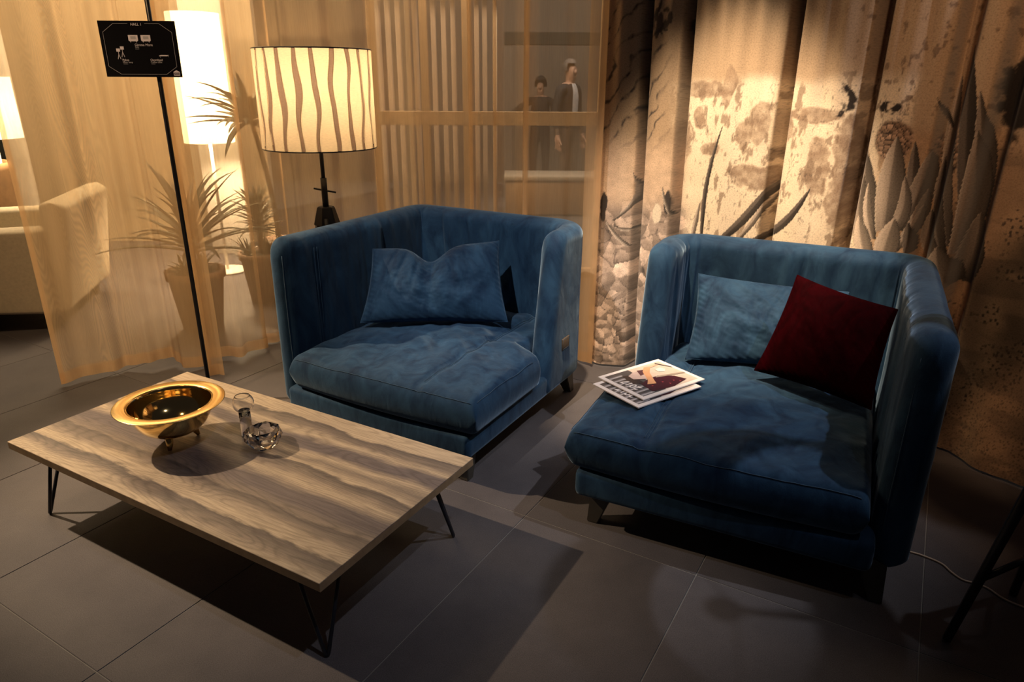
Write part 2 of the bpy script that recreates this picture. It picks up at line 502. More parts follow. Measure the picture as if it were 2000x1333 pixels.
def attr_mat(name, attr='print', rough=0.85):
    m, nt, b, out = newmat(name)
    a = nd(nt, 'ShaderNodeAttribute', attribute_name=attr)
    at2 = nd(nt, 'ShaderNodeAttribute', attribute_name='suv')
    n = nd(nt, 'ShaderNodeTexNoise', ins={'Scale': 160.0, 'Detail': 4.0, 'Roughness': 0.7}); nt.links.new(at2.outputs['Vector'], n.inputs['Vector'])
    g = ramp(nt, n.outputs['Fac'], [(0.32, (0.62,) * 3), (0.5, (1.0,) * 3), (0.7, (1.16,) * 3)])
    mu = nd(nt, 'ShaderNodeMix', data_type='RGBA', blend_type='MULTIPLY', ins={0: 0.8}); nt.links.new(a.outputs['Color'], mu.inputs[6]); nt.links.new(g, mu.inputs[7])
    nt.links.new(mu.outputs[2], b.inputs['Base Color'])
    b.inputs['Roughness'].default_value = rough
    b.inputs['Specular IOR Level'].default_value = 0.15
    b.inputs['Sheen Weight'].default_value = 0.2
    wv = nd(nt, 'ShaderNodeTexNoise', ins={'Scale': 700.0}); nt.links.new(at2.outputs['Vector'], wv.inputs['Vector'])
    bp = nd(nt, 'ShaderNodeBump', ins={'Strength': 0.2, 'Distance': 0.001}); nt.links.new(wv.outputs['Fac'], bp.inputs['Height']); nt.links.new(bp.outputs[0], b.inputs['Normal'])
    return m


M = {}
M['tile'] = tile_mat()
M['grout'] = simple('pale_grout', (0.20, 0.19, 0.175), 0.9, var=0.1)
M['velvet'] = velvet('petrol_blue_velvet', (0.005, 0.020, 0.052), (0.024, 0.068, 0.132), (0.42, 0.61, 0.84), 0.75)
M['stitch'] = simple('blue_thread', (0.028, 0.065, 0.115), 0.9)
M['red'] = velvet('burgundy_velvet', (0.007, 0.0, 0.0006), (0.021, 0.0, 0.0014), (0.50, 0.0, 0.02), 0.05)
M['red'].node_tree.nodes['Principled BSDF'].inputs['Specular IOR Level'].default_value = 0.02
M['leg_wood'] = simple('dark_oak_leg', (0.045, 0.040, 0.033), 0.45, var=0.2)
M['leather'] = simple('brown_leather_patch', (0.10, 0.07, 0.045), 0.5, bump=0.3)
M['top'] = wood_top_mat()
M['edge'] = simple('ash_edge', (0.36, 0.25, 0.145), 0.5, var=0.15, scale=30)
M['black_metal'] = simple('black_powder_metal', (0.008, 0.009, 0.014), 0.4, var=0.1)
M['black_wood'] = simple('black_lacquer', (0.008, 0.008, 0.011), 0.45, var=0.1)
M['brass'] = simple('polished_brass', (0.88, 0.62, 0.25), 0.09, 1.0, var=0.03, scale=5)
M['brass_rim'] = simple('satin_brass', (0.90, 0.62, 0.25), 0.27, 1.0, var=0.04, scale=30)
M['brass_dark'] = simple('brass_leg', (0.50, 0.33, 0.12), 0.25, 1.0, var=0.1)
M['glass'] = glass('clear_glass')
M['crystal'] = glass('cut_crystal', (1.0, 0.98, 0.97))
M['paper'] = simple('white_paper', (0.80, 0.74, 0.73), 0.45, var=0.02)
M['sheer'] = sheer_mat('honey_sheer', (0.84, 0.61, 0.37), 0.38, 0.5)
M['sheer_wood'] = sheer_mat('wood_grain_sheer', (0.86, 0.62, 0.36), 0.50, 0.5, True)
M['hem'] = sheer_mat('honey_sheer_hem', (0.84, 0.61, 0.37), 0.55, 0.5)
M['print'] = attr_mat('desert_print')
M['shade_cream'] = cloth_light('cream_linen_shade', (0.92, 0.80, 0.60), 0.65)
M['shade_slit'] = cloth_light('mauve_slit_lining', (0.34, 0.25, 0.20), 0.5)
M['shade_white'] = cloth_light('white_lamp_shade', (0.9, 0.85, 0.75), 0.5, (1.0, 0.76, 0.42), 2.2)
M['bulb'] = cloth_light('opal_bulb', (0.9, 0.9, 0.9), 0.5, (1.0, 0.72, 0.40), 12.0)
M['terracotta'] = simple('pale_terracotta', (0.36, 0.23, 0.15), 0.8, var=0.15, scale=12)
M['soil'] = simple('dark_soil', (0.05, 0.035, 0.025), 0.95, var=0.4, scale=80, bump=0.6, bscale=120)
M['aloe'] = simple('aloe_green', (0.022, 0.036, 0.014), 0.5, var=0.3, scale=14)
M['aloe_stem'] = simple('aloe_stem', (0.13, 0.09, 0.05), 0.8, var=0.3, scale=25)
M['cream'] = simple('cream_wool', (0.52, 0.45, 0.33), 0.9, var=0.08, scale=60, bump=0.5, bscale=300)
M['tan_leather'] = simple('tan_leather', (0.26, 0.15, 0.07), 0.5, var=0.15)
M['white_panel'] = simple('white_panel', (0.78, 0.74, 0.66), 0.6, var=0.03)
M['frame_wood'] = simple('beige_frame', (0.50, 0.37, 0.23), 0.6, var=0.06)
M['slat'] = simple('pale_slat', (0.60, 0.52, 0.46), 0.5, var=0.05)
M['hall_wall'] = simple('hall_wall_taupe', (0.17, 0.145, 0.125), 0.9, var=0.06, scale=2)
M['beige_wall'] = simple('beige_wall', (0.50, 0.40, 0.27), 0.9, var=0.05, scale=2)
M['plinth'] = simple('plinth_top', (0.34, 0.29, 0.23), 0.7, var=0.05)
M['dark_panel'] = simple('dark_panel', (0.02, 0.022, 0.018), 0.8, var=0.1)
M['suit'] = simple('dark_suit', (0.022, 0.022, 0.028), 0.8, var=0.1)
M['shirt'] = simple('white_shirt', (0.7, 0.7, 0.74), 0.7)
M['skin'] = simple('skin', (0.50, 0.31, 0.23), 0.55, var=0.05)
M['hair'] = simple('grey_hair', (0.16, 0.14, 0.13), 0.7, var=0.2)
M['trouser'] = simple('brown_trousers', (0.13, 0.09, 0.07), 0.8, var=0.1)
M['sign'] = simple('matt_black_board', (0.0022, 0.0022, 0.0045), 0.8)
M['sign'].node_tree.nodes['Principled BSDF'].inputs['Specular IOR Level'].default_value = 0.1
M['ink'] = simple('pale_print', (0.72, 0.68, 0.80), 0.6)
M['ink_dim'] = simple('grey_print', (0.22, 0.22, 0.27), 0.6)
M['ink_line'] = simple('thin_grey_line', (0.42, 0.42, 0.50), 0.6)
M['cable'] = simple('clear_gold_cable', (0.52, 0.42, 0.32), 0.35)

# ------------------------------------------------------------------ floor of stoneware tiles
TA = math.radians(-30.5)
floor = box('floor', (0, 4.0, -0.052), (16, 15, 0.1), M['grout'])
tag(floor, 'dark grey stoneware tile floor with thin pale joints', kind='structure')
TW, TL = 0.6345, 1.22
tile_me = None
tex = np.array([math.cos(TA), math.sin(TA)]); tey = np.array([-tex[1], tex[0]])
for i in range(-9, 10):
    for j in range(-2, 9):
        c = tex * (-1.054 + TW * (i + 0.5)) + tey * (0.675 + TL * (j + 0.5))
        if not (0.3 < c[1] < 10.8 and -6.5 < c[0] < 4.6): continue
        if c[0] < -1.2 - 0.85 * c[1] or c[0] > 1.4 + 0.85 * c[1]: continue
        if tile_me is None:
            o = box('tile', (0, 0, -0.0055), (TW - 0.0035, TL - 0.0035, 0.011), M['tile'], floor, 0.0008, 1, smooth=False)
            tile_me = o.data
        else:
            o = bpy.data.objects.new('tile', tile_me); COL.objects.link(o); o.parent = floor
        o.location = (c[0], c[1], 0); o.rotation_euler = (0, 0, TA)

# ------------------------------------------------------------------ curtains
def smooth_path(pts, n):
    P = np.array(pts, float)
    k = len(P)
    t = np.concatenate([[0], np.cumsum(np.linalg.norm(np.diff(P, axis=0), axis=1))])
    # Catmull-Rom through the points, resampled by arc length
    out = []
    for i in range(k - 1):
        p0 = P[max(i - 1, 0)]; p1 = P[i]; p2 = P[i + 1]; p3 = P[min(i + 2, k - 1)]
        for u in np.linspace(0, 1, 60, endpoint=(i == k - 2)):
            out.append(0.5 * ((2 * p1) + (-p0 + p2) * u + (2 * p0 - 5 * p1 + 4 * p2 - p3) * u * u + (-p0 + 3 * p1 - 3 * p2 + p3) * u ** 3))
    Q = np.array(out)
    L = np.concatenate([[0], np.cumsum(np.linalg.norm(np.diff(Q, axis=0), axis=1))])
    s = np.linspace(0, L[-1], n)
    X = np.stack([np.interp(s, L, Q[:, 0]), np.interp(s, L, Q[:, 1])], -1)
    T = np.gradient(X, axis=0); T /= np.linalg.norm(T, axis=1)[:, None]
    N = np.stack([T[:, 1], -T[:, 0]], -1)      # towards the right of travel
    return s, X, N


CURTAIN_TOP = 2.75


def curtain(name, pts, ns, nz, zb, zt, disp, mat, parent=None, off=0.0, srange=None, extra=None, paint=None):
    s, X, N = smooth_path(pts, ns)
    if srange is not None:
        a, b = srange
        keep = np.linspace(a, b, max(4, int(ns * (b - a) / s[-1])))
        X = np.stack([np.interp(keep, s, X[:, 0]), np.interp(keep, s, X[:, 1])], -1)
        N = np.stack([np.interp(keep, s, N[:, 0]), np.interp(keep, s, N[:, 1])], -1)
        s = keep
    v = np.linspace(0, 1, nz)
    S, V = np.meshgrid(s, v, indexing='ij')
    zb_ = zb(S) if callable(zb) else zb
    zt_ = zt(S) if callable(zt) else zt
    Z = zb_ + (zt_ - zb_) * V
    D = disp(S, Z) + off
    P = np.stack([X[:, 0][:, None] + N[:, 0][:, None] * D, X[:, 1][:, None] + N[:, 1][:, None] * D, Z], -1)
    attr = {'suv': ('FLOAT_VECTOR', np.stack([S, Z, 0 * S], -1))}
    if paint is not None:
        c = paint(S, Z)
        attr['print'] = ('FLOAT_COLOR', np.concatenate([c, np.ones(c.shape[:2] + (1,))], -1))
    return grid_mesh(name, P, mat, parent, attr=attr)


# wood-grain sheer on the left
PA = [(-2.33, 3.29), (-2.12, 3.44), (-1.88, 3.53), (-1.66, 3.49), (-1.53, 3.43)]


def dA(S, Z):
    f = 0
    for c, wd, a in ((0.30, 0.035, -0.05), (0.43, 0.03, 0.035), (0.52, 0.025, -0.045), (0.62, 0.03, 0.03), (0.70, 0.02, -0.05), (0.79, 0.02, 0.03)):
        cc = c + 0.02 * (1.4 - Z) * (c - 0.3)
        f = f + a * np.exp(-((S - cc) / wd) ** 2)
    return f * 1.5 * (0.75 + 0.25 * np.clip(Z, 0, 2) / 2) + 0.01 * np.sin(S * 23 + 1) + 0.006 * np.sin(S * 51 + Z * 0.6)


def zbA(S): return 0.012 + 0.045 * np.exp(-((S - 0.42) / 0.16) ** 2) + 0.012 * np.sin(S * 14)


sheerA = empty('sheer_curtain', (-2.3, 3.3, 0))


def unparent_keep(child, par):
    child.parent = par
    child.matrix_parent_inverse = Matrix.Translation(par.location).inverted()
    return child


def cpart(par, o):
    return unparent_keep(o, par)


cpart(sheerA, curtain('cloth', PA, 260, 60, zbA, CURTAIN_TOP, dA, M['sheer_wood']))
cpart(sheerA, curtain('bottom_hem', PA, 260, 5, zbA, lambda S: zbA(S) + 0.062, dA, M['hem'], off=0.003))
cpart(sheerA, curtain('side_hem', PA, 400, 50, lambda S: zbA(S), CURTAIN_TOP, dA, M['hem'], off=0.003, srange=(0.0, 0.022)))
tag(sheerA, 'honey coloured sheer curtain with wood grain pattern left of the sign pole', 'curtain')

# plain sheer behind the first armchair
PB = [(-1.72, 3.68), (-1.58, 3.66), (-1.49, 3.74), (-1.43, 3.90), (-1.30, 4.20), (-0.95, 4.40), (-0.45, 4.32), (0.0, 4.06), (0.28, 3.80), (0.40, 3.63), (0.425, 3.57)]
_sB = smooth_path(PB, 400)[0][-1]


def dB(S, Z):
    f = 0.014 * np.sin(S * 19 + 0.6) + 0.008 * np.sin(S * 41 + 0.3 * Z)
    for c, wd, a in ((0.18, 0.03, 0.03), (0.42, 0.03, -0.04), (0.62, 0.028, 0.04), (0.80, 0.03, -0.035), (1.05, 0.03, 0.03), (1.30, 0.025, 0.04), (1.52, 0.03, -0.03), (1.95, 0.016, 0.055), (2.12, 0.016, 0.05), (2.24, 0.014, -0.045), (2.36, 0.014, 0.05)):
        f = f + 1.5 * a * np.exp(-((S - c) / wd) ** 2)
    return f


def zbB(S): return 0.015 + 0.01 * np.sin(S * 9)


sheerB = empty('sheer_curtain', (-1.5, 3.5, 0))
cpart(sheerB, curtain('cloth', PB, 520, 50, zbB, CURTAIN_TOP, dB, M['sheer']))
cpart(sheerB, curtain('bottom_hem', PB, 520, 5, zbB, lambda S: zbB(S) + 0.062, dB, M['hem'], off=0.003))
cpart(sheerB, curtain('side_hem', PB, 900, 50, zbB, CURTAIN_TOP, dB, M['hem'], off=0.003, srange=(_sB - 0.11, _sB)))
tag(sheerB, 'plain honey coloured sheer curtain hanging behind the lamp and the armchair with the single cushion', 'curtain')

# desert print curtain
PD = [(0.44, 3.70), (0.68, 3.56), (1.28, 3.09), (1.86, 2.65), (2.04, 2.34), (2.26, 1.75)]
_sD, _XD, _ND = smooth_path(PD, 1200)


def szD(px, py):
    """where the line of sight through a photo pixel meets the hanging plane of the print: (length along, height)"""
    d = _F + (px - 1000) / CAM_F * _R - (py - 666.5) / CAM_F * _U
    az = d[0] / d[1]
    i = int(np.argmin(np.abs(_XD[:, 0] / _XD[:, 1] - az)))
    t = _XD[i, 1] / d[1]
    return _sD[i], CAM_H + t * d[2]


FOLDS = [szD(x, 300)[0] for x in (1254, 1330, 1519, 1676, 1836, 1936)]


def dD(S, Z):
    f = 0.0 * S
    # broad rounded panels with narrow deep recesses between them
    wds = (0.020, 0.022, 0.024, 0.026, 0.032, 0.036)
    for c, wd in zip(FOLDS, wds):
        cc = c + 0.012 * (1.0 - Z) * (1 if int(c * 100) % 2 else -1)
        f = f - 0.15 * np.exp(-np.abs((S - cc) / wd) ** 4)
    e = np.array([-0.05] + FOLDS + [_sD[-1] + 0.1])
    for a, b in zip(e[:-1], e[1:]):
        u = np.clip((S - a) / (b - a), 0, 1)
        f = f + np.where((S >= a) & (S < b), 0.040 * np.sin(math.pi * u) ** 0.7, 0)
    top = np.clip((Z - 1.25) / 0.5, 0, 1)
    f = f + 0.006 * top * np.sin(S * 75) + 0.004 * np.sin(S * 37 + 2 * Z)
    low = np.clip(1 - Z / 0.35, 0, 1)
    f = f + low * (0.05 * (fbm(S * 9, Z * 5, 3) - 0.5) + 0.03 * np.sin(S * 17))
    return f


def lerp(a, b, t):
    return a + (b - a) * t[..., None]


def paint_desert(S, Z):
    A = lambda *c: np.array(c, float)
    tan = A(0.50, 0.36, 0.24); cream = A(0.86, 0.72, 0.55); brown = A(0.24, 0.165, 0.115); dark = A(0.035, 0.028, 0.026)
    sand = A(0.42, 0.27, 0.165); grey = A(0.30, 0.255, 0.235)
    n1 = fbm(S * 3.1, Z * 3.1, 1, 5); n2 = fbm(S * 11, Z * 11, 2, 5); n3 = fbm(S * 40, Z * 40, 3, 4)
    wx = S + 0.06 * (n1 - 0.5); wz = Z + 0.10 * (fbm(S * 5, Z * 5, 8, 5) - 0.5)
    C = lerp(tan, cream, np.clip((n1 - 0.35) * 1.2, 0, 1) * 0.35)
    sm = lambda a, b, x: np.clip((x - a) / (b - a), 0, 1) ** 2 * (3 - 2 * np.clip((x - a) / (b - a), 0, 1))

    def blob(px, py, rx, ry, soft=0.10, amp=0.55, f=16, seed=20):
        s0, z0 = szD(px, py)
        d = np.hypot((S - s0) / rx, (Z - z0) / ry) + amp * (fbm(S * f, Z * f, seed, 6, 0.62) - 0.5) * 2
        return sm(1 + soft, 1 - soft, d)
    # chalk cliffs in the middle
    m = sm(1.55, 1.47, wz) * sm(0.36, 0.40, wx) * sm(1.42, 1.38, wx)
    C = lerp(C, cream * (0.82 + 0.36 * n2[..., None]), m * 0.95)
    for args in ((1330, 280, .06, .10), (1380, 175, .10, .04), (1432, 165, .03, .09), (1470, 345, .10, .06), (1460, 260, .035, .07), (1490, 240, .045, .10), (1395, 290, .05, .03), (1600, 330, .05, .12), (1640, 390, .045, .14), (1585, 225, .12, .03), (1655, 300, .05, .14), (1540, 250, .03, .07), (1370, 230, .03, .05)):
        bl = blob(*args[:2], args[2], args[3], seed=int(args[0]))
        C = lerp(C, brown * 1.25 + 0 * C, bl * np.clip(0.25 + 1.0 * n3, 0, 0.9))
    # ragged brown flecks and cracks on the chalk
    fl = sm(0.57, 0.66, fbm(S * 34, Z * 15, 31, 5, 0.6))
    C = lerp(C, brown, fl * m * 0.75)
    cr_ = np.abs(fbm(S * 9, Z * 7, 91, 5, 0.6) - 0.5)
    C = lerp(C, dark * 2.5, sm(0.012, 0.002, cr_) * m * 0.6 * (n2 > 0.45))
    # left slope with diagonal strata
    ml = sm(0.46, 0.40, wx) * sm(0.55, 0.7, Z)
    C = lerp(C, tan * 0.8, ml * 0.8)
    st = np.abs(np.sin((Z * 26 - S * 34) + 5 * fbm(S * 8, Z * 8, 41, 4)))
    C = lerp(C, dark * 2, sm(0.45, 0.05, st) * sm(0.40, 0.30, wx) * sm(1.1, 1.25, Z) * np.clip(2.4 * n3 - 0.5, 0, 1))
    C = lerp(C, dark * 1.6, blob(1300, 40, .06, .07, seed=61) * sm(0.42, 0.58, n3) * 0.9)
    C = lerp(C, dark * 1.2, blob(1345, 55, .012, .05, seed=62) * 0.8)
    # warm sandy slope lower on the left
    ms = sm(0.52, 0.42, wx) * sm(1.28, 1.12, Z)
    C = lerp(C, A(0.62, 0.45, 0.32) * (0.8 + 0.45 * n3[..., None]), ms * 0.9)
    # rock pile bottom left
    def rocks(sc, sd):
        d1, gap, cv, dx, dy = cells(S * sc + 0.5 * n2 + 0.25 * n3, Z * sc * 1.15 + 0.5 * n1 + 0.25 * n3, sd)
        g1 = np.cos(cv * 19.0); g2 = 0.6 + 0.4 * np.sin(cv * 37.0)
        fac = np.where(dx * np.sin(cv * 50) + dy * np.cos(cv * 50) > 0, 1.0, 0.55)
        sh = fac * (0.75 + 0.55 * np.clip(dx * g1 * 0.6 + dy * g2, -0.7, 0.7))
        r_ = (0.62 + 0.38 * cv)[..., None] * A(0.92, 0.70, 0.56) * sh[..., None]
        return lerp(r_, dark * 2.2, sm(0.13, 0.0, gap) * np.clip(2.2 * n2 - 0.5, 0, 1) * (dy < 0.15))
    rock = np.where((fbm(S * 6, Z * 6, 52, 3) > 0.47)[..., None], rocks(9.0, 5) * (0.75 + 0.5 * fbm(S * 24, Z * 24, 53, 3))[..., None], rocks(17.0, 6))
    rock = rock * (0.62 + 0.76 * n3[..., None])
    mr = sm(0.56, 0.48, wx) * sm(0.98, 0.86, wz)
    C = lerp(C, rock, mr)
    # right: shaded sand, ground and pebbles
    mp = sm(1.50, 1.62, S + 0.04 * (n1 - 0.5)) * sm(1.36, 1.22, wz)
    sandc = sand * (0.72 + 0.6 * n2[..., None])
    C = lerp(C, sandc, mp)
    d1b, gapb, cvb, _, _ = cells(S * 46, Z * 46, 15)
    C = lerp(C, dark * 1.3, sm(0.30, 0.18, d1b) * sm(0.45, 0.62, n2) * mp * 0.9)
    d1c, gapc, cvc, _, _ = cells(S * 90, Z * 90, 16)
    C = lerp(C, brown * 0.5, sm(0.34, 0.2, d1c) * (cvc > 0.45) * mp * sm(0.5, 0.3, Z) * 0.8)
    C = lerp(C, brown * 0.7, sm(0.46, 0.62, fbm(S * 4, Z * 13, 44, 4)) * mp * 0.55)
    # upper right: sandy hillside, scribbled scrub
    mu = sm(1.28, 1.36, S) * sm(1.36, 1.28, Z) * (1 - mp)
    C = lerp(C, sand * 1.15 * (0.7 + 0.6 * n3[..., None]), mu * 0.85)
    scr = sm(0.66, 0.74, fbm(S * 50, Z * 34, 77, 3)) * sm(1.30, 1.42, Z) * sm(1.05, 1.2, S)
    C = lerp(C, brown * 0.9, scr * 0.8)
    for (px, py, r1, r2) in ((1650, 195, .045, .05), (1745, 210, .05, .02), (1850, 310, .05, .05), (1740, 275, .02, .02)):
        C = lerp(C, dark, blob(px, py, r1, r2, seed=px, f=30, amp=0.7) * sm(0.38, 0.52, n3))
    # heap of stones
    d1, gap, cv, dx, dy = cells(S * 52, Z * 56, 25)
    heap = (0.5 + 0.6 * cv)[..., None] * A(0.55, 0.36, 0.25) * (0.8 + 0.7 * np.clip(dx * 0.4 + dy, -0.7, 0.6))[..., None]
    heap = lerp(heap, dark, sm(0.16, 0.03, gap))
    hb = np.maximum(blob(1748, 275, .07, .075, 0.1, 0.2, seed=5), blob(1850, 290, .05, .06, 0.1, 0.2, seed=6))
    C = lerp(C, heap, hb)
    # spiky bush at the right border of the picture
    C = lerp(C, dark * 0.8, blob(1990, 190, .07, .14, 0.15, 0.5, 24, seed=9))
    # agave leaves: base px, tip px, width (m), bend, tone(0 dark .. 1 pale)
    def leaf(b, t, wd, bend, tone, hi=1.0):
        nonlocal C
        s0, z0 = szD(*b); s1, z1 = szD(*t)
        L = math.hypot(s1 - s0, z1 - z0)
        ux, uz = (s1 - s0) / L, (z1 - z0) / L
        a = ((S - s0) * ux + (Z - z0) * uz) / L
        c = (S - s0) * -uz + (Z - z0) * ux - bend * np.sin(np.clip(a, 0, 1) * math.pi) * L
        half = wd * 0.5 * (0.55 + 0.45 * np.sin(np.clip(a * 1.5, 0, 1) * math.pi / 2)) * np.clip(1 - np.clip(a, 0, 1) ** 2.4, 0, 1) ** 0.8
        half = half * (1 + 0.035 * np.sin(a * L * 330))
        ins = (a > 0) & (a < 1) & (np.abs(c) < half)
        u = np.clip(c / np.maximum(half, 1e-4), -1, 1)
        base = lerp(dark * 1.5, A(0.56, 0.455, 0.37), np.full(S.shape, tone))
        sh = 0.70 + 0.20 * u * hi + 0.22 * np.tanh((u - 0.15) * 9) * hi + 0.22 * np.clip(a, 0, 1) * np.where(u > 0.1, 1, -0.4) - 0.25 * (1 - np.clip(a * 3, 0, 1))
        str_ = 0.9 + 0.2 * vnoise(u * 7, a * 3, int(b[0]) % 97)
        col = base * (sh * str_)[..., None]
        col = lerp(col, dark, sm(0.80, 1.0, -u) * 0.75)
        col = lerp(col, A(0.75, 0.63, 0.50), sm(0.86, 0.97, u) * 0.5 * (1 if tone > 0.25 else 0.3) + 0 * u)
        C = np.where(ins[..., None], col, C)
    Z4 = lambda x, y: (1160 + .36 * x, .36 * y)
    Z5 = lambda x, y: (1580 + .36 * x, .36 * y)
    # rooted bough, dark sack shape and stems at far left
    C = lerp(C, dark * 1.2, blob(1183, 402, .020, .075, 0.1, 0.65, 14, seed=71))
    leaf(Z4(115, 1190), Z4(222, 930), .024, -.22, .45); leaf(Z4(240, 1235), Z4(110, 1215), .022, .1, .5)
    leaf(Z4(200, 1333), Z4(75, 1195), .03, .05, .75)
    C = lerp(C, dark * 1.5, blob(1307, 395, .014, .06, 0.1, 0.25, seed=73)); C = lerp(C, cream * 0.85, blob(1290, 415, .020, .05, 0.1, 0.7, 14, seed=74))
    leaf(Z4(420, 1170), Z4(388, 1010), .018, .03, .5)
    leaf(Z4(598, 1300), Z4(722, 672), .028, .05, .12); leaf(Z4(545, 1300), Z4(588, 1095), .03, 0, .8)
    leaf(Z4(700, 1300), Z4(995, 950), .05, -.05, .16); leaf(Z4(790, 1300), Z4(960, 1040), .03, -.05, .75)
    leaf(Z4(860, 1310), Z4(1190, 1015), .045, -.10, .14)
    # big agave
    for (b, t, wd, bd, tn) in (((330, 1290), (312, 810), .10, 0, .50), ((560, 1150), (582, 765), .06, 0, .32), ((500, 1250), (668, 820), .10, -.05, .55), ((420, 1250), (490, 735), .125, 0, .78),
                               ((300, 1330), (305, 940), .07, .05, .62), ((440, 1290), (527, 950), .065, -.10, .72), ((500, 1320), (630, 1040), .06, -.08, .60), ((360, 1290), (333, 985), .045, .06, .95),
                               ((330, 1420), (278, 1165), .085, .03, 1.0), ((470, 1350), (612, 1120), .05, -.08, .85), ((400, 1420), (472, 1180), .11, 0, .9), ((540, 1380), (545, 1200), .05, 0, .2)):
        leaf(Z5(*b), Z5(*t), wd, bd, tn)
    # tall agave
    for (b, t, wd, bd, tn) in (((850, 1150), (885, 240), .075, 0, .14), ((900, 1200), (938, 490), .07, -.03, .40), ((760, 1330), (812, 400), .07, .04, .66), ((800, 1380), (925, 700), .10, -.04, .52), ((725, 1380), (715, 860), .07, .05, .42),
                               ((760, 700), (700, 530), .018, 0, .1), ((720, 1500), (640, 1160), .10, .1, .48), ((800, 1560), (900, 1180), .12, -.06, .36), ((760, 1560), (700, 1330), .13, .05, .55)):
        leaf(Z5(*b), Z5(*t), wd, bd, tn)
    return np.clip(C, 0.004, 0.92)


def zbD(S): return 0.012 + 0.03 * np.clip(np.sin(S * 6.0), 0, 1) * (S > 1.3)


desert = curtain('printed_curtain', PD, 900, 440, zbD, CURTAIN_TOP, dD, M['print'], paint=paint_desert)
tag(desert, 'heavy curtain printed with a desert photograph of agaves, cliffs and rocks', 'curtain')


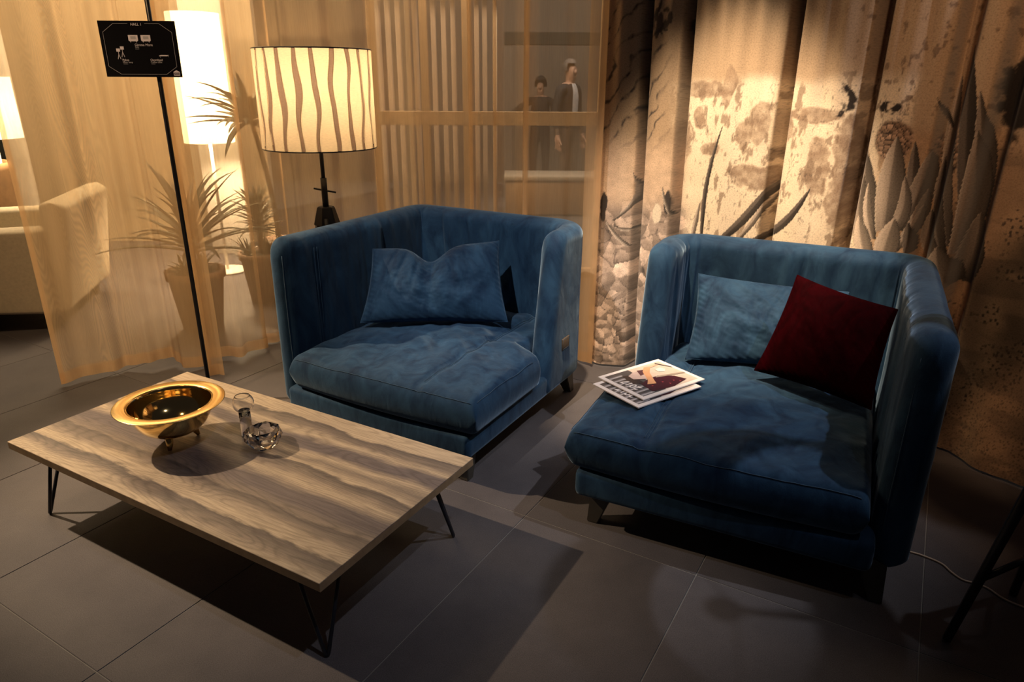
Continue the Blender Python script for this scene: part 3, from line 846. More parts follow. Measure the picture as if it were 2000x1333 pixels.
# ------------------------------------------------------------------ armchairs
def make_chair(mir, origin, rz, label):
    sx = -1.0 if mir else 1.0
    root = empty('armchair', (origin[0], origin[1], 0), rz)
    tag(root, label, 'armchair', 'pair of blue velvet armchairs')
    V = M['velvet']
    seed = 40 if mir else 10
    # --- shell: long arm on -x, back, short arm on +x
    th = 0.105
    xo, yb = 0.475, 0.505           # centre line of the shell
    r1, r2 = 0.075, 0.13
    pts = []
    pts += [(-xo, y) for y in np.linspace(-0.52, yb - r1, 40)]
    pts += [(-xo + r1 - r1 * math.cos(a), yb - r1 + r1 * math.sin(a)) for a in np.linspace(0, math.pi / 2, 14)[1:]]
    pts += [(x, yb) for x in np.linspace(-xo + r1, xo - r2, 40)[1:]]
    pts += [(xo - r2 + r2 * math.sin(a), yb - r2 + r2 * math.cos(a)) for a in np.linspace(0, math.pi / 2, 16)[1:]]
    pts += [(xo, y) for y in np.linspace(yb - r2, -0.065, 20)[1:]]
    P = np.array(pts); Ls = np.concatenate([[0], np.cumsum(np.linalg.norm(np.diff(P, axis=0), axis=1))]); Lt = Ls[-1]
    z0, z1 = 0.135, 0.872
    zz = ease(56, 0.06, z1 - z0)
    na = 260
    # ends of the shell at each height: front of long arm, slanted front of short arm
    d_top = (z1 - z0) - zz
    rc = 0.10
    e0 = np.where(d_top < rc, (rc - np.sqrt(np.clip(rc ** 2 - (rc - d_top) ** 2, 0, None))) * 0.55, 0) + 0.0
    e1 = Lt - (0.13 + 0.13 * (zz / (z1 - z0)) ** 1.2) - np.where(d_top < rc, (rc - np.sqrt(np.clip(rc ** 2 - (rc - d_top) ** 2, 0, None))) * 0.5, 0)
    base = ease(na, 0.06, 1.0)
    base = np.concatenate([np.linspace(0, 1, na)])
    # dense at the ends
    t_ = np.linspace(0, 1, na); base = t_ - 0.45 * np.sin(2 * math.pi * t_) / (2 * math.pi)
    base = np.sort(np.concatenate([base, 0.045 * (1 - np.cos(np.linspace(0, math.pi / 2, 14)[1:-1])), 1 - 0.045 * (1 - np.cos(np.linspace(0, math.pi / 2, 14)[1:-1]))]))
    s = e0[None, :] + (e1 - e0)[None, :] * base[:, None]
    X = np.interp(s, Ls, P[:, 0]); Y = np.interp(s, Ls, P[:, 1])
    T = np.gradient(P, axis=0); T /= np.linalg.norm(T, axis=1)[:, None]
    NX = np.interp(s, Ls, T[:, 1]); NY = np.interp(s, Ls, -T[:, 0])     # inward (right of travel)
    nn = np.hypot(NX, NY); NX /= nn; NY /= nn
    ds = np.minimum(s - e0[None, :], e1[None, :] - s)
    dz = np.minimum(zz, d_top)[None, :] + 0 * s
    wdt = th / 2 * prof(ds, 0.055) * prof(d_top[None, :] + 0 * s, 0.05) * prof(zz[None, :] + 0 * s, 0.02)
    Z = z0 + zz[None, :] + 0 * s
    inner = wdt.copy(); outer = wdt.copy()
    fade = prof(ds, 0.12) * prof(dz, 0.10)
    # crumples of the loose inner cover: nearly vertical pulls, strongest near the corners
    w1 = fbm(s * 17 + 1.4 * Z, Z * 1.5, seed, 3, 0.45) - 0.5
    w2 = np.abs(fbm(s * 9 + 1.3 * Z, Z * 2.2, seed + 3, 3) - 0.5)
    inner = inner + fade * (0.030 * w1 + 0.0 * w2)
    s_c1 = Ls[46]; s_c2 = Ls[102 if len(Ls) > 102 else -25]
    for k in range(9):
        c = s_c1 + 0.05 + 0.055 * k + 0.012 * math.sin(k * 5 + seed)
        inner = inner - fade * 0.0065 * np.exp(-((s - c - 0.10 * (0.8 - Z) * (0.3 + 0.08 * k)) / 0.009) ** 2) * np.clip((Z - 0.42) / 0.3, 0, 1)
    outer = outer + fade * (0.008 * (fbm(s * 7, Z * 4, seed + 7, 4) - 0.5))
    inner = inner + fade * 0.016 * prof(ds, 0.25)              # padded belly
    # vertical double seam near the front of the long arm
    sa = 0.165
    for c in (sa, sa + 0.018):
        inner = inner - 0.004 * np.exp(-((s - c) / 0.004) ** 2) * prof(dz, 0.05)
    # taper: shell slightly narrower at the foot
    lean = 1.0 + 0.0 * Z
    C = np.stack([sx * X * lean, Y, Z], -1)
    Nn = np.stack([sx * NX, NY, 0 * NX], -1)
    shell = slab('shell', C, Nn, inner, outer, V, root)

    def on_shell(sv, zv, off):
        x = np.interp(sv, Ls, P[:, 0]); y = np.interp(sv, Ls, P[:, 1]); nx = np.interp(sv, Ls, T[:, 1]); ny = np.interp(sv, Ls, -T[:, 0])
        l = 1.0; ly = 1.0
        return (sx * (x * l + nx * off), y * ly + ny * off, zv)
    for c in (sa + 0.004, sa + 0.022):
        tube('stitching', [on_shell(c, z, th / 2 + 0.0145) for z in np.linspace(0.44, 0.81, 20)], 0.0011, M['stitch'], shell, 5)
    # piping along the front end of the long arm
    tube('piping', [on_shell(0.012 + 0.002 * math.sin(z * 9), z, 0.036) for z in np.linspace(0.2, 0.80, 24)], 0.002, M['stitch'], shell, 6)
    # --- base
    ob = box('base', (sx * 0.045, -0.0875, 0.178), (0.945, 0.975, 0.106), V, root, 0.024, 4)
    # --- seat cushion
    nx_, ny_ = 130, 130
    U_ = ease(nx_, 0.05, 1.0); W_ = ease(ny_, 0.05, 1.0)
    UU, WW = np.meshgrid(U_, W_, indexing='ij')
    y_f, y_b = -0.580, 0.45
    Yc = y_f + (y_b - y_f) * WW
    xr = 0.425 + 0.130 * (1 - np.clip((Yc + 0.05) / 0.07, 0, 1) ** 2 * (3 - 2 * np.clip((Yc + 0.05) / 0.07, 0, 1)))
    xl = -0.395
    # slightly bowed front
    Xc = xl + (xr - xl) * UU
    Yc = Yc - 0.02 * np.sin(math.pi * UU) * (1 - WW)
    zc = 0.312
    Zc = zc + 0 * Xc
    du = np.minimum(UU, 1 - UU) * 0.95; dw = np.minimum(WW, 1 - WW) * 1.0
    # rounded corners
    wtp = 0.076 * prof(du, 0.055, 3.2) * prof(dw, 0.055, 3.2)
    fd = prof(du, 0.12) * prof(dw, 0.12)
    crown = 0.028 * np.sin(math.pi * UU) ** 0.6 * np.sin(math.pi * WW) ** 0.6
    w1 = 0.75 * (fbm(Xc * 10 + Yc * 6, Yc * 4.5 - Xc * 1.5, seed + 20, 3, 0.45) - 0.5) + 0.35 * (fbm(Xc * 3, Yc * 3, seed + 29, 2) - 0.5)
    w2 = np.abs(fbm(Xc * 6 - Yc * 3, Yc * 3.4 + Xc * 2, seed + 23, 3) - 0.5)
    wtp = wtp + crown + fd * (0.048 * w1)
    xs = 0.275                                    # double seam along the short-arm side
    for c in (xs, xs + 0.022):
        wtp = wtp - fd * 0.006 * np.exp(-((Xc - c) / 0.005) ** 2)
    wtp = wtp - fd * 0.008 * np.exp(-((Xc - xs - 0.011) / 0.02) ** 2)
    wbt = 0.080 * prof(du, 0.055, 3.2) * prof(dw, 0.055, 3.2)
    Nn = np.zeros(C.shape[:0] + Xc.shape + (3,)); Nn[..., 2] = 1
    cush = slab('seat_cushion', np.stack([sx * Xc, Yc, Zc], -1), Nn, wtp, wbt, V, root)

    def top_z(x, y):
        i = np.argmin((Xc - x) ** 2 + (Yc - y) ** 2)
        return zc + wtp.reshape(-1)[i]
    for c in (xs + 0.006, xs + 0.016):
        tube('stitching', [(sx * c, y, top_z(c, y) + 0.0015) for y in np.linspace(-0.53, 0.40, 60)], 0.001, M['stitch'], cush, 5)
    # welt round the upper edge of the cushion
    welt = []
    for u in np.linspace(0.03, 0.97, 60):
        i = np.argmin(np.abs(U_ - u)); j = np.argmin(np.abs(W_ - 0.014))
        welt.append((sx * Xc[i, j], Yc[i, j] - 0.001, zc + wtp[i, j] + 0.001))
    tube('piping', welt, 0.0014, M['stitch'], cush, 5)
    welt = []
    for v in np.linspace(0.03, 0.46, 40):
        i = len(U_) - 1 - np.argmin(np.abs(U_ - 0.014)); j = np.argmin(np.abs(W_ - v))
        welt.append((sx * (Xc[i, j] + 0.001), Yc[i, j], zc + wtp[i, j] + 0.001))
    tube('piping', welt, 0.0014, M['stitch'], cush, 5)
    # --- legs: flat tapered wedges
    for lx, ly in ((-0.43, -0.475), (0.43, -0.475), (-0.43, 0.44), (0.43, 0.44)):
        ox = 0.03 if lx > 0 else -0.03
        oy = -0.03 if ly < 0 else 0.03
        top = [(sx * (lx + a * 0.042), ly + b * 0.042, 0.14) for a, b in ((-1, -1), (1, -1), (1, 1), (-1, 1))]
        bot = [(sx * (lx + ox + a * 0.020), ly + oy + b * 0.020, 0.0) for a, b in ((-1, -1), (1, -1), (1, 1), (-1, 1))]
        prism('leg', bot, top, M['leg_wood'], root, 0.003)
    if not mir:
        p = box('leather_patch', (0.5300, 0.255, 0.345), (0.007, 0.075, 0.055), M['leather'], root, 0.0015, 2)
        p['label'] = 'small brown leather patch'
        st = [(0.5338, 0.255 + a * 0.034, 0.345 + b * 0.024) for a, b in ((-1, -1), (1, -1), (1, 1), (-1, 1))]
        tube('stitching', st, 0.0008, M['stitch'], p, 5, True)
    SEAT[root.name] = top_z
    return root


SEAT = {}
C1O, C1A = (-0.337, 3.086), math.radians(-29.0)
C2O, C2A = (0.937, 2.395), math.radians(-26.3)
chair1 = make_chair(False, C1O, C1A, 'blue velvet armchair with a single blue cushion, beside the coffee table')
chair2 = make_chair(True, C2O, C2A, 'blue velvet armchair in front of the printed curtain, holding magazines and red cushion')


def c_loc(o, a, x, y, z):
    return np.array([o[0] + x * math.cos(a) - y * math.sin(a), o[1] + x * math.sin(a) + y * math.cos(a), z])


# ------------------------------------------------------------------ scatter cushions
def pillow(name, corners, thick, mat, label, chop=0.0, seed=0, group=None, pinch=0.045, wr=0.034):
    BL, BR, TR, TL = [np.array(c, float) for c in corners]
    n = 120
    u = ease(n, 0.12, 1.0); v = ease(n, 0.12, 1.0)
    UU, VV = np.meshgrid(u, v, indexing='ij')
    # sides drawn in between the corners
    U2 = UU + 0; V2 = VV + 0
    bow = pinch * (4 * UU * (1 - UU)); bowv = pinch * (4 * VV * (1 - VV))
    U2 = 0.5 + (UU - 0.5) * (1 - bowv)
    V2 = 0.5 + (VV - 0.5) * (1 - bow)
    if chop:
        V2 = V2 - chop * np.exp(-((UU - 0.46) / 0.13) ** 2) * np.clip(VV, 0, 1) ** 1.5
    Cc = (BL * ((1 - U2) * (1 - V2))[..., None] + BR * (U2 * (1 - V2))[..., None] + TR * (U2 * V2)[..., None] + TL * ((1 - U2) * V2)[..., None])
    nrm = np.cross(BR - BL, TL - BL); nrm /= np.linalg.norm(nrm)
    if nrm[1] > 0: nrm = -nrm
    e = np.clip(4 * UU * (1 - UU), 0, 1) ** 0.5 * np.clip(4 * VV * (1 - VV), 0, 1) ** 0.5
    w0 = thick / 2 * e
    fd = e ** 1.3
    w1 = fbm(UU * 9 + VV * 3, VV * 5, seed, 4) - 0.5
    cr = 0
    for k in range(7 if chop else 4):
        c = (0.12 if chop else 0.16) + (0.13 if chop else 0.22) * k + 0.03 * math.sin(k * 7 + seed); sl = 0.16 + 0.12 * math.sin(k * 3.3 + seed)
        if chop: sl = (0.46 - c) * 0.8; c = 0.46 + (c - 0.46) * 0.8
        cr = cr - (0.019 if chop else 0.008) * np.exp(-((UU - c - sl * (VV - 0.9)) / 0.017) ** 2) * np.clip(VV - 0.25, 0, 1) * e
    # gathers along the border
    ed = np.minimum(np.minimum(UU, 1 - UU), np.minimum(VV, 1 - VV))
    gat = 0.006 * np.sin((UU + VV) * 95 + seed) * np.exp(-(ed / 0.05) ** 2) * e
    if chop:
        w0 = w0 * (1 - 0.38 * np.exp(-((UU - 0.46) / 0.07) ** 2) * np.clip(VV + 0.2, 0, 1))
    front = w0 + fd * wr * w1 + cr + gat
    back = w0 * 0.9
    root = empty(name, tuple(np.minimum(BL, BR) * [0, 0, 1] + (BL + BR) / 2 * [1, 1, 0]))
    body = slab('cover', Cc, np.broadcast_to(nrm, Cc.shape).copy(), front, back, mat)
    cpart(root, body)
    rim = np.concatenate([Cc[:, 0], Cc[-1, 1:], Cc[::-1, -1][1:], Cc[0, ::-1][1:-1]])
    pz = tube('piping', [tuple(p) for p in rim], 0.0028, mat, None, 5, True)
    cpart(root, pz)
    tag(root, label, 'cushion', group)
    return root


def c1p(x, y, z): return c_loc(C1O, C1A, x, y, z)
def c2p(x, y, z): return c_loc(C2O, C2A, x, y, z)


pillow('cushion', [c1p(-0.31, -0.20, 0.435), c1p(0.275, 0.155, 0.435), c1p(0.135, 0.315, 0.772), c1p(-0.36, -0.02, 0.742)], 0.20, M['velvet'], 'chopped blue velvet cushion alone on the armchair beside the coffee table', 0.20, 3, 'blue velvet cushions')
pillow('cushion', [c2p(-0.315, 0.13, 0.43), c2p(0.27, 0.25, 0.43), c2p(0.24, 0.43, 0.71), c2p(-0.345, 0.38, 0.725)], 0.13, M['velvet'], 'blue velvet cushion leaning behind the red cushion', 0.0, 8, 'blue velvet cushions', 0.05)
pillow('cushion', [c2p(-0.035, 0.055, 0.462), c2p(0.370, -0.085, 0.447), c2p(0.395, 0.035, 0.775), c2p(0.055, 0.22, 0.808)], 0.15, M['red'], 'square dark red velvet cushion', 0.0, 15, None, 0.05, 0.014)

# ------------------------------------------------------------------ coffee table
TO = (-0.9435, 2.100); TANG = -0.51375
table = empty('coffee_table', (TO[0], TO[1], 0), TANG)
tag(table, 'low rectangular coffee table with streaky dyed wood top and black hairpin legs', 'coffee table')
LT, WT, HT, TT = 1.467, 0.720, 0.307, 0.028
top = box('tabletop', (0, 0, HT - TT / 2), (LT, WT, TT), [M['edge'], M['top']], table, 0.0012, 1, smooth=False)
for f in top.data.polygons:
    if f.normal.z > 0.5: f.material_index = 1
for cx_, cy_ in ((-1, -1), (1, -1), (1, 1), (-1, 1)):
    fx, fy = cx_ * (LT / 2 - 0.053), cy_ * (WT / 2 - 0.046)
    # hairpin rod: two ends under the top, bend on the floor
    a = (cx_ * (LT / 2 - 0.155), cy_ * (WT / 2 - 0.055), HT - TT); b = (cx_ * (LT / 2 - 0.065), cy_ * (WT / 2 - 0.15), HT - TT)
    f0 = Vector((fx, fy, 0.0065))
    da = (Vector(a) - f0).normalized(); db = (Vector(b) - f0).normalized()
    path = [Vector(a), f0 + da * 0.03]
    for t in np.linspace(0, 1, 9)[1:-1]:
        q0, q1, q2 = f0 + da * 0.03, f0 - Vector((0, 0, 0.0)), f0 + db * 0.03
        path.append(q0 * (1 - t) ** 2 + q1 * 2 * t * (1 - t) + q2 * t * t)
    path += [f0 + db * 0.03, Vector(b)]
    zmin = min(p.z for p in path)
    path = [Vector((p.x, p.y, p.z - (zmin - 0.006) * (1 - (p.z - zmin) / (HT - TT - zmin)))) for p in path]
    leg = tube('leg', path, 0.006, M['black_metal'], table, 8)
    # mounting plate
    prism('mounting_plate', [a[:2] + (HT - TT - 0.004,), b[:2] + (HT - TT - 0.004,), (cx_ * (LT / 2 - 0.16), cy_ * (WT / 2 - 0.15), HT - TT - 0.004)],
          [a[:2] + (HT - TT,), b[:2] + (HT - TT,), (cx_ * (LT / 2 - 0.16), cy_ * (WT / 2 - 0.15), HT - TT)], M['black_metal'], leg)

# ------------------------------------------------------------------ brass bowl
BO = (-1.172, 2.158)
bowl = empty('brass_bowl', (BO[0], BO[1], HT))
tag(bowl, 'polished brass bowl with a wide flat rim on stub legs, on the coffee table', 'bowl')
pr = []
R0, zb_, zr = 0.132, 0.036, 0.150
outer = [(0.0, zb_), (0.05, zb_ + 0.004), (0.085, zb_ + 0.017), (0.112, zb_ + 0.042), (0.128, zb_ + 0.075), (0.134, zr - 0.012), (0.136, zr - 0.004), (0.142, zr - 0.001), (0.176, zr + 0.001), (0.178, zr + 0.0025)]
inner = [(0.176, zr + 0.004), (0.142, zr + 0.003), (0.133, zr + 0.001), (0.130, zr - 0.008), (0.124, zb_ + 0.076), (0.108, zb_ + 0.045), (0.082, zb_ + 0.021), (0.05, zb_ + 0.008), (0.0, zb_ + 0.004)]


def dense(pp, k=4):
    P = np.array(pp); n = len(P); out = []
    for i in range(n - 1):
        p0 = P[max(i - 1, 0)]; p1 = P[i]; p2 = P[i + 1]; p3 = P[min(i + 2, n - 1)]
        for u in np.linspace(0, 1, k, endpoint=False):
            out.append(0.5 * ((2 * p1) + (-p0 + p2) * u + (2 * p0 - 5 * p1 + 4 * p2 - p3) * u * u + (-p0 + 3 * p1 - 3 * p2 + p3) * u ** 3))
    out.append(P[-1])
    return [(max(0.0, float(a)), float(b)) for a, b in out]


lathe('basin', dense(outer[:7]) + dense(inner[2:]), M['brass'], bowl, 72)
lathe('rim', [(0.133, zr + 0.0005), (0.136, zr - 0.0035), (0.142, zr - 0.001), (0.176, zr + 0.001), (0.178, zr + 0.0025), (0.176, zr + 0.004), (0.142, zr + 0.003)], M['brass_rim'], bowl, 72, closed=True)
for k in range(3):
    a = math.radians(-82 + 120 * k)
    cx_, cy_ = 0.068 * math.cos(a), 0.068 * math.sin(a)
    path = [(cx_ * 0.85, cy_ * 0.85, zb_ + 0.022), (cx_ * 0.98, cy_ * 0.98, 0.02), (cx_ * 1.08, cy_ * 1.08, 0.003)]
    tube('foot', path, [0.015, 0.011, 0.006], M['brass_dark'], bowl, 10)

# ------------------------------------------------------------------ glass vase: solid stem with a blown bulb
VO = atz(484, 852, HT)
vase = empty('glass_vase', (VO[0], VO[1], HT))
tag(vase, 'clear glass vase with round bulb on a solid cylinder stem', 'vase')
rs, hs, rb = 0.0205, 0.106, 0.0365
zc_ = hs + 0.024
stem = [(0, 0.0005), (rs - 0.001, 0.0005), (rs, 0.002), (rs * 0.97, hs * 0.5), (rs * 0.95, hs - 0.004)]
a0 = math.asin(rs * 0.95 / rb)
bulb_o = [(rb * math.sin(a), zc_ - rb * math.cos(a)) for a in np.linspace(a0, math.pi - 0.72, 22)]
ri = rb - 0.0016
bulb_i = [(ri * math.sin(a), zc_ - ri * math.cos(a)) for a in np.linspace(math.pi - 0.72, 0, 24)]
lathe('vessel', stem + bulb_o + bulb_i, M['glass'], vase, 48)
lathe('rim', [(rb * math.sin(0.72) + 0.0011 * math.cos(t), zc_ + rb * math.cos(0.72) + 0.0011 * math.sin(t)) for t in np.linspace(0, 2 * math.pi, 8, endpoint=False)], M['glass'], vase, 40, closed=True)

# ------------------------------------------------------------------ crystal dish
DO = atz(516, 874, HT)
dish = empty('crystal_dish', (DO[0], DO[1], HT), 0.35)
tag(dish, 'small faceted crystal dish beside the glass vase', 'dish')
bm = bmesh.new()
rings = [(0.032, 0.0005, 0.0), (0.052, 0.018, 0.5), (0.066, 0.045, 0.0), (0.061, 0.067, 0.5), (0.050, 0.072, 0.0)]
NF = 7
vr = []
for (r, z, ph) in rings:
    vr.append([bm.verts.new((r * math.cos(2 * math.pi * (k + ph) / NF), r * math.sin(2 * math.pi * (k + ph) / NF), z + (0.003 * math.sin(k * 2.1) if 0.01 < z < 0.07 else 0))) for k in range(NF)])
bm.faces.new(vr[0][::-1])
for i in range(len(rings) - 1):
    off = 1 if rings[i][2] > rings[i + 1][2] else 0
    for k in range(NF):
        if rings[i + 1][2] > rings[i][2]:      # next ring is turned half a facet forward
            bm.faces.new((vr[i][k], vr[i][(k + 1) % NF], vr[i + 1][k]))
            bm.faces.new((vr[i][(k + 1) % NF], vr[i + 1][(k + 1) % NF], vr[i + 1][k]))
        else:
            bm.faces.new((vr[i][k], vr[i + 1][(k + 1) % NF], vr[i + 1][k]))
            bm.faces.new((vr[i][k], vr[i][(k + 1) % NF], vr[i + 1][(k + 1) % NF]))
# smooth hollow
hol = [(0.046, 0.068), (0.042, 0.048), (0.034, 0.030), (0.018, 0.020)]
prev = vr[-1]
for (r, z) in hol:
    cur = [bm.verts.new((r * math.cos(2 * math.pi * k / NF), r * math.sin(2 * math.pi * k / NF), z)) for k in range(NF)]
    for k in range(NF):
        bm.faces.new((prev[k], prev[(k + 1) % NF], cur[(k + 1) % NF], cur[k]))
    prev = cur
bm.faces.new(prev)
bm_obj('faceted_body', bm, M['crystal'], dish)

# ------------------------------------------------------------------ magazines
def flat_poly(name, pts, z, mat, parent, h=0.0003):
    bm = bmesh.new()
    vb = [bm.verts.new((x, y, z)) for x, y in pts]
    f = bm.faces.new(vb)
    r = bmesh.ops.extrude_face_region(bm, geom=[f])
    bmesh.ops.translate(bm, vec=(0, 0, h), verts=[v for v in r['geom'] if isinstance(v, bmesh.types.BMVert)])
    bmesh.ops.triangulate(bm, faces=bm.faces[:])
    return bm_obj(name, bm, mat, parent)


_pm = {}


def pm(col, name=None, rough=0.35):
    k = tuple(col)
    if k not in _pm:
        _pm[k] = simple(name or 'print_%d' % len(_pm), col, rough, var=0.08, scale=40)
    return _pm[k]


def text_mesh(name, s, size, mat, parent, loc, rot=(0, 0, 0), align='CENTER', bold=0.0):
    cu = bpy.data.curves.new(name, 'FONT')
    cu.body = s; cu.size = size; cu.align_x = align; cu.align_y = 'CENTER'; cu.extrude = 0.0002; cu.offset = bold
    to = bpy.data.objects.new(name, cu); COL.objects.link(to)
    dg = bpy.context.evaluated_depsgraph_get(); dg.update()
    me = bpy.data.meshes.new_from_object(to.evaluated_get(dg))
    bpy.data.objects.remove(to)
    me.materials.clear()
    o = link(name, me, mat, parent)
    o.location = loc; o.rotation_euler = rot
    return o


def magazine(cx_, cy_, z, ang, L, W, label, tiltx=0.0, tilty=0.0):
    """x along the long side, y towards the back of the chair"""
    root = empty('magazine', (cx_, cy_, z), ang)
    root.rotation_euler = (tiltx, tilty, ang)
    tag(root, label, 'magazine', 'magazines on the armchair seat')
    box('pages', (0, 0, 0.0025), (L, W, 0.005), M['paper'], root, 0.0006, 1, smooth=False)
    z0 = 0.0051
    X0, X1, Y0, Y1 = -L / 2 + 0.018, L / 2 - 0.018, -W / 2 + 0.018, W / 2 - 0.018
    P = lambda u, v: (X0 + (X1 - X0) * u, Y0 + (Y1 - Y0) * v)
    cover = flat_poly('cover_picture', [P(0, 0), P(1, 0), P(1, 1), P(0, 1)], z0, pm((0.60, 0.50, 0.43), 'print_blush'), root)
    k = 0
    def pp(pts, col):
        nonlocal k
        k += 1
        return flat_poly('printed_shape', [P(*p) for p in pts], z0 + 0.0003 + 0.00006 * k, pm(col), cover, 0.00008)
    pp([(0, 0), (0.40, 0), (0.40, 0.55), (0.42, 1), (0, 1)], (0.07, 0.065, 0.07))
    for i in range(7):
        v = 0.02 + i * 0.135
        pp([(0.0, v), (0.22, v + 0.0), (0.22, v + 0.07), (0.0, v + 0.07)], (0.42, 0.40, 0.42))
        pp([(0.0, v + 0.045), (0.22, v + 0.045), (0.22, v + 0.07), (0.0, v + 0.07)], (0.16, 0.15, 0.17))
    # garment, hair, face, arm of the printed model
    pp([(0.20, 0.05), (0.55, 0.0), (0.86, 0.10), (0.80, 0.32), (0.62, 0.50), (0.42, 0.48), (0.24, 0.40)], (0.055, 0.012, 0.02))
    pp([(0.15, 0.45), (0.30, 0.40), (0.34, 0.78), (0.20, 0.84)], (0.03, 0.02, 0.022))
    pp([(0.26, 0.62), (0.42, 0.50), (0.55, 0.62), (0.56, 0.82), (0.42, 0.86), (0.28, 0.78)], (0.52, 0.40, 0.38))
    pp([(0.42, 0.66), (0.58, 0.70), (0.60, 0.84), (0.50, 0.88)], (0.10, 0.04, 0.045))
    pp([(0.30, 0.32), (0.42, 0.26), (0.46, 0.36), (0.60, 0.68), (0.74, 0.86), (0.66, 0.92), (0.54, 0.78), (0.40, 0.45)], (0.62, 0.33, 0.18))
    pp([(0.66, 0.92), (0.74, 0.84), (0.90, 0.86), (0.86, 0.92)], (0.66, 0.42, 0.30))
    pp([(0.55, 0.45), (1.0, 0.30), (1.0, 0.36), (0.58, 0.50)], (0.33, 0.27, 0.22))
    pp([(0.88, 0.93), (1.0, 0.62), (1.0, 0.67), (0.90, 0.96)], (0.07, 0.05, 0.045))
    pp([(0.72, 0.62), (0.80, 0.56), (0.87, 0.64), (0.84, 0.74), (0.74, 0.74)], (0.78, 0.70, 0.66))
    for (u, v) in ((0.55, 0.10), (0.66, 0.16), (0.72, 0.08), (0.50, 0.22), (0.30, 0.20)):
        pp([(u, v), (u + 0.035, v + 0.01), (u + 0.02, v + 0.05)], (0.30, 0.05, 0.06))
    t = text_mesh('title', '2017', 0.045, M['paper'], cover, (X0 + 0.03, (Y0 + Y1) / 2 - 0.01, z0 + 0.0022), (0, 0, math.pi / 2), bold=0.0012)
    return root


# ------------------------------------------------------------------ sign on a pole
PO = (-1.49, 3.13)
sign = empty('sign_stand', (PO[0], PO[1], 0))
tag(sign, 'thin black pole stand carrying a black information board', 'sign')
tube('pole', [(0, 0, 0.012), (0, 0, 2.45)], 0.0095, M['black_metal'], sign, 12)
lathe('base_plate', [(0, 0), (0.10, 0), (0.105, 0.004), (0.10, 0.012), (0, 0.012)], M['black_metal'], sign, 40)


